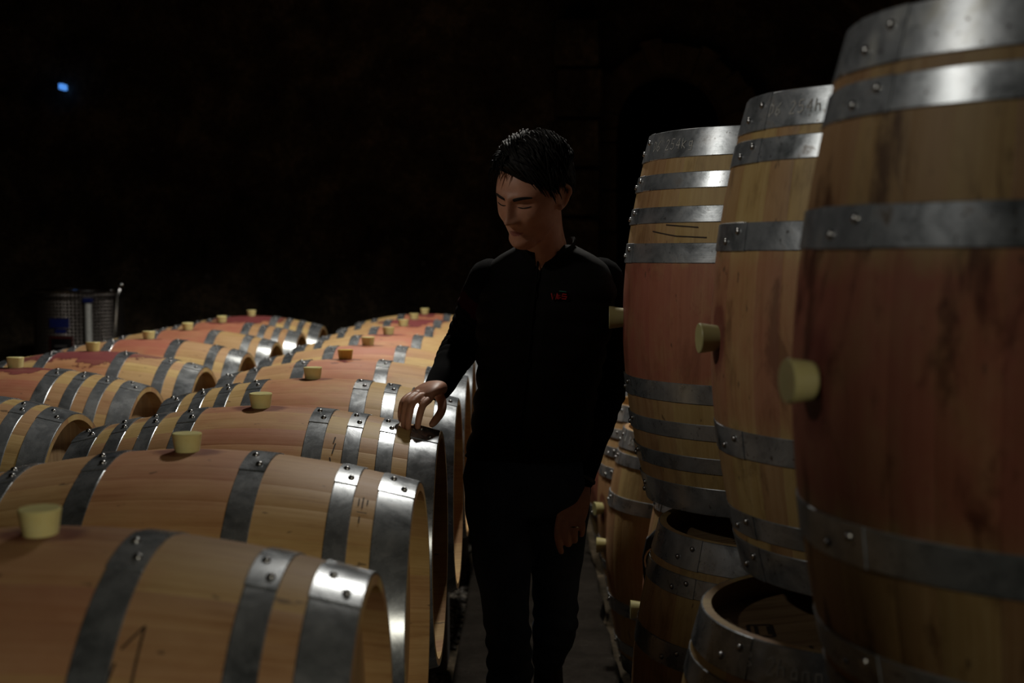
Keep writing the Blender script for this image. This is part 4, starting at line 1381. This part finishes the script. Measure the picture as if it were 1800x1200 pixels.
bm = bmesh.new()
LOGO = [[(0, 1), (.12, 0), (.2, .8), (.3, 0), (.36, 1)], [(.42, .1), (.42, .8), (.55, .7), (.44, .45), (.6, .35), (.44, .1)], [(.92, .8), (.7, .9), (.66, .55), (.95, .45), (.9, .1), (.66, .15)]]
for st_ in LOGO:
    tube_mesh(bm, [chest(.040 + .040 * x, 1.392 + .015 * y) for x, y in st_], .0019, 5)
o = bobj('chest_logo', bm, M_RED, man); o['label'] = 'small red embroidered lettering'
bm = bmesh.new(); tube_mesh(bm, [chest(.058 + .018 * q, 1.4125 - .002 * q * q) for q in (0, .25, .5, .75, 1)], .0012, 5)
o = bobj('chest_logo_dash', bm, M_GRN, man); o['label'] = 'green embroidered dash'

# jeans
JR = [(.088, .100), (.078, .086), (.061, .066), (.0555, .058), (.0565, .060), (.050, .052), (.047, .050)]
bm = bmesh.new()
add_loft(bm, [(W((.004, 3.2, z)), ax_ * a, ay_ * b) for z, a, b in ((.84, .125, .10), (.88, .158, .118), (.93, .166, .120), (.98, .154, .110), (1.02, .146, .104))], 40, 2.4)


def jean_fn(sd, lo, hi):
    def f(i, t_, p, c):
        d = (p - c).normalized()
        n_ = noise.noise(Vector((p.x * 7, p.y * 7, p.z * 16 + sd))) * .006
        fold = .0042 * math.sin(i * 1.3 + 2.0 * math.sin(t_ * 1.0 + sd) + 3 * noise.noise(Vector((p.x * 6, p.y * 6, sd)))) * ss(lo, lo + 6, i) * ss(hi, hi - 6, i)
        return p + d * (n_ + fold)
    return f


limb(bm, leg_pts(RH, RK, RA), JR, (0, 1, 0), 36, 10, 2.0, jean_fn(1, 22, 46))
limb(bm, leg_pts(LH, LK, LA), JR, (.2, 1, 1), 36, 10, 2.0, jean_fn(4, 22, 46))
remeshed('jeans', bm, .0062, M_JEAN, man, 3)
# shoes and socks
for nm, pts, ref in (('shoe', [(-.030, 3.115, .062), (-.032, 3.07, .060), (-.036, 3.00, .048), (-.042, 2.91, .036), (-.044, 2.885, .032)], (0, 0, 1)),
                     ('shoe', [(.070, 3.650, .330), (.070, 3.660, .255), (.071, 3.650, .17), (.072, 3.615, .085), (.072, 3.590, .045)], (0, 1, .2))):
    bm = bmesh.new(); limb(bm, [W(p) for p in pts], [(.040, .052), (.043, .048), (.047, .036), (.046, .026), (.036, .020)], ref, 24)
    so_ = bobj(nm, bm, M_SHOE, man, 180)
bm = bmesh.new(); limb(bm, [W(between(LK, LA, .92)), W(LA), W((.070, 3.662, .30))], [(.042, .044), (.041, .042), (.040, .042)], (.2, 1, 1), 20, round_ends=False)
bobj('sock', bm, M_SOCK, man, 180)
# watch on the left wrist, ring on the left hand
wr = Vector(between(LE, LW, .965)); dr = (Vector(LW) - Vector(LE)).normalized()
a = dr.cross(Vector((0, 1, 0))).normalized(); b = a.cross(dr)
M_GLASS = simple('watch_glass', (.30, .30, .30), .08, .9)
wt = bpy.data.objects.new('wristwatch', None); COL.objects.link(wt); wt.parent = man
bm = bmesh.new()
for k in range(24):
    pass
tube_mesh(bm, [W(wr + a * math.cos(2 * PI * k / 30) * .0345 + b * math.sin(2 * PI * k / 30) * .0275) for k in range(30)], .0055, 8, True)
bobj('watch_strap', bm, M_SHOE, wt)
wn_ = (-a * .75 - b * .66) if (a.x > 0) else (a * .75 - b * .66)
wn_.normalize(); wc = wr + wn_ * .0335; up_ = dr; sx_ = wn_.cross(up_).normalized()
Rw = Matrix((sx_, up_, wn_)).transposed()
bm = bmesh.new(); add_box(bm, W(wc), (.032, .036, .010), Rw, .003); bobj('watch_case', bm, M_SHOE, wt)
bm = bmesh.new(); add_box(bm, W(wc + wn_ * .0052), (.027, .030, .0012), Rw); bobj('watch_glass', bm, M_GLASS, wt)
bm = bmesh.new(); rc = Vector((.1240, 3.098, .820)); rd = Vector((0, -.3, -1)).normalized(); ra = Vector((1, 0, 0)); rb2 = rd.cross(ra)
tube_mesh(bm, [W(rc + ra * math.cos(2 * PI * k / 20) * .0108 + rb2 * math.sin(2 * PI * k / 20) * .0108) for k in range(20)], .0018, 6, True)
o = bobj('finger_ring', bm, simple('silver_ring', (.6, .58, .52), .2, 1.0), man)
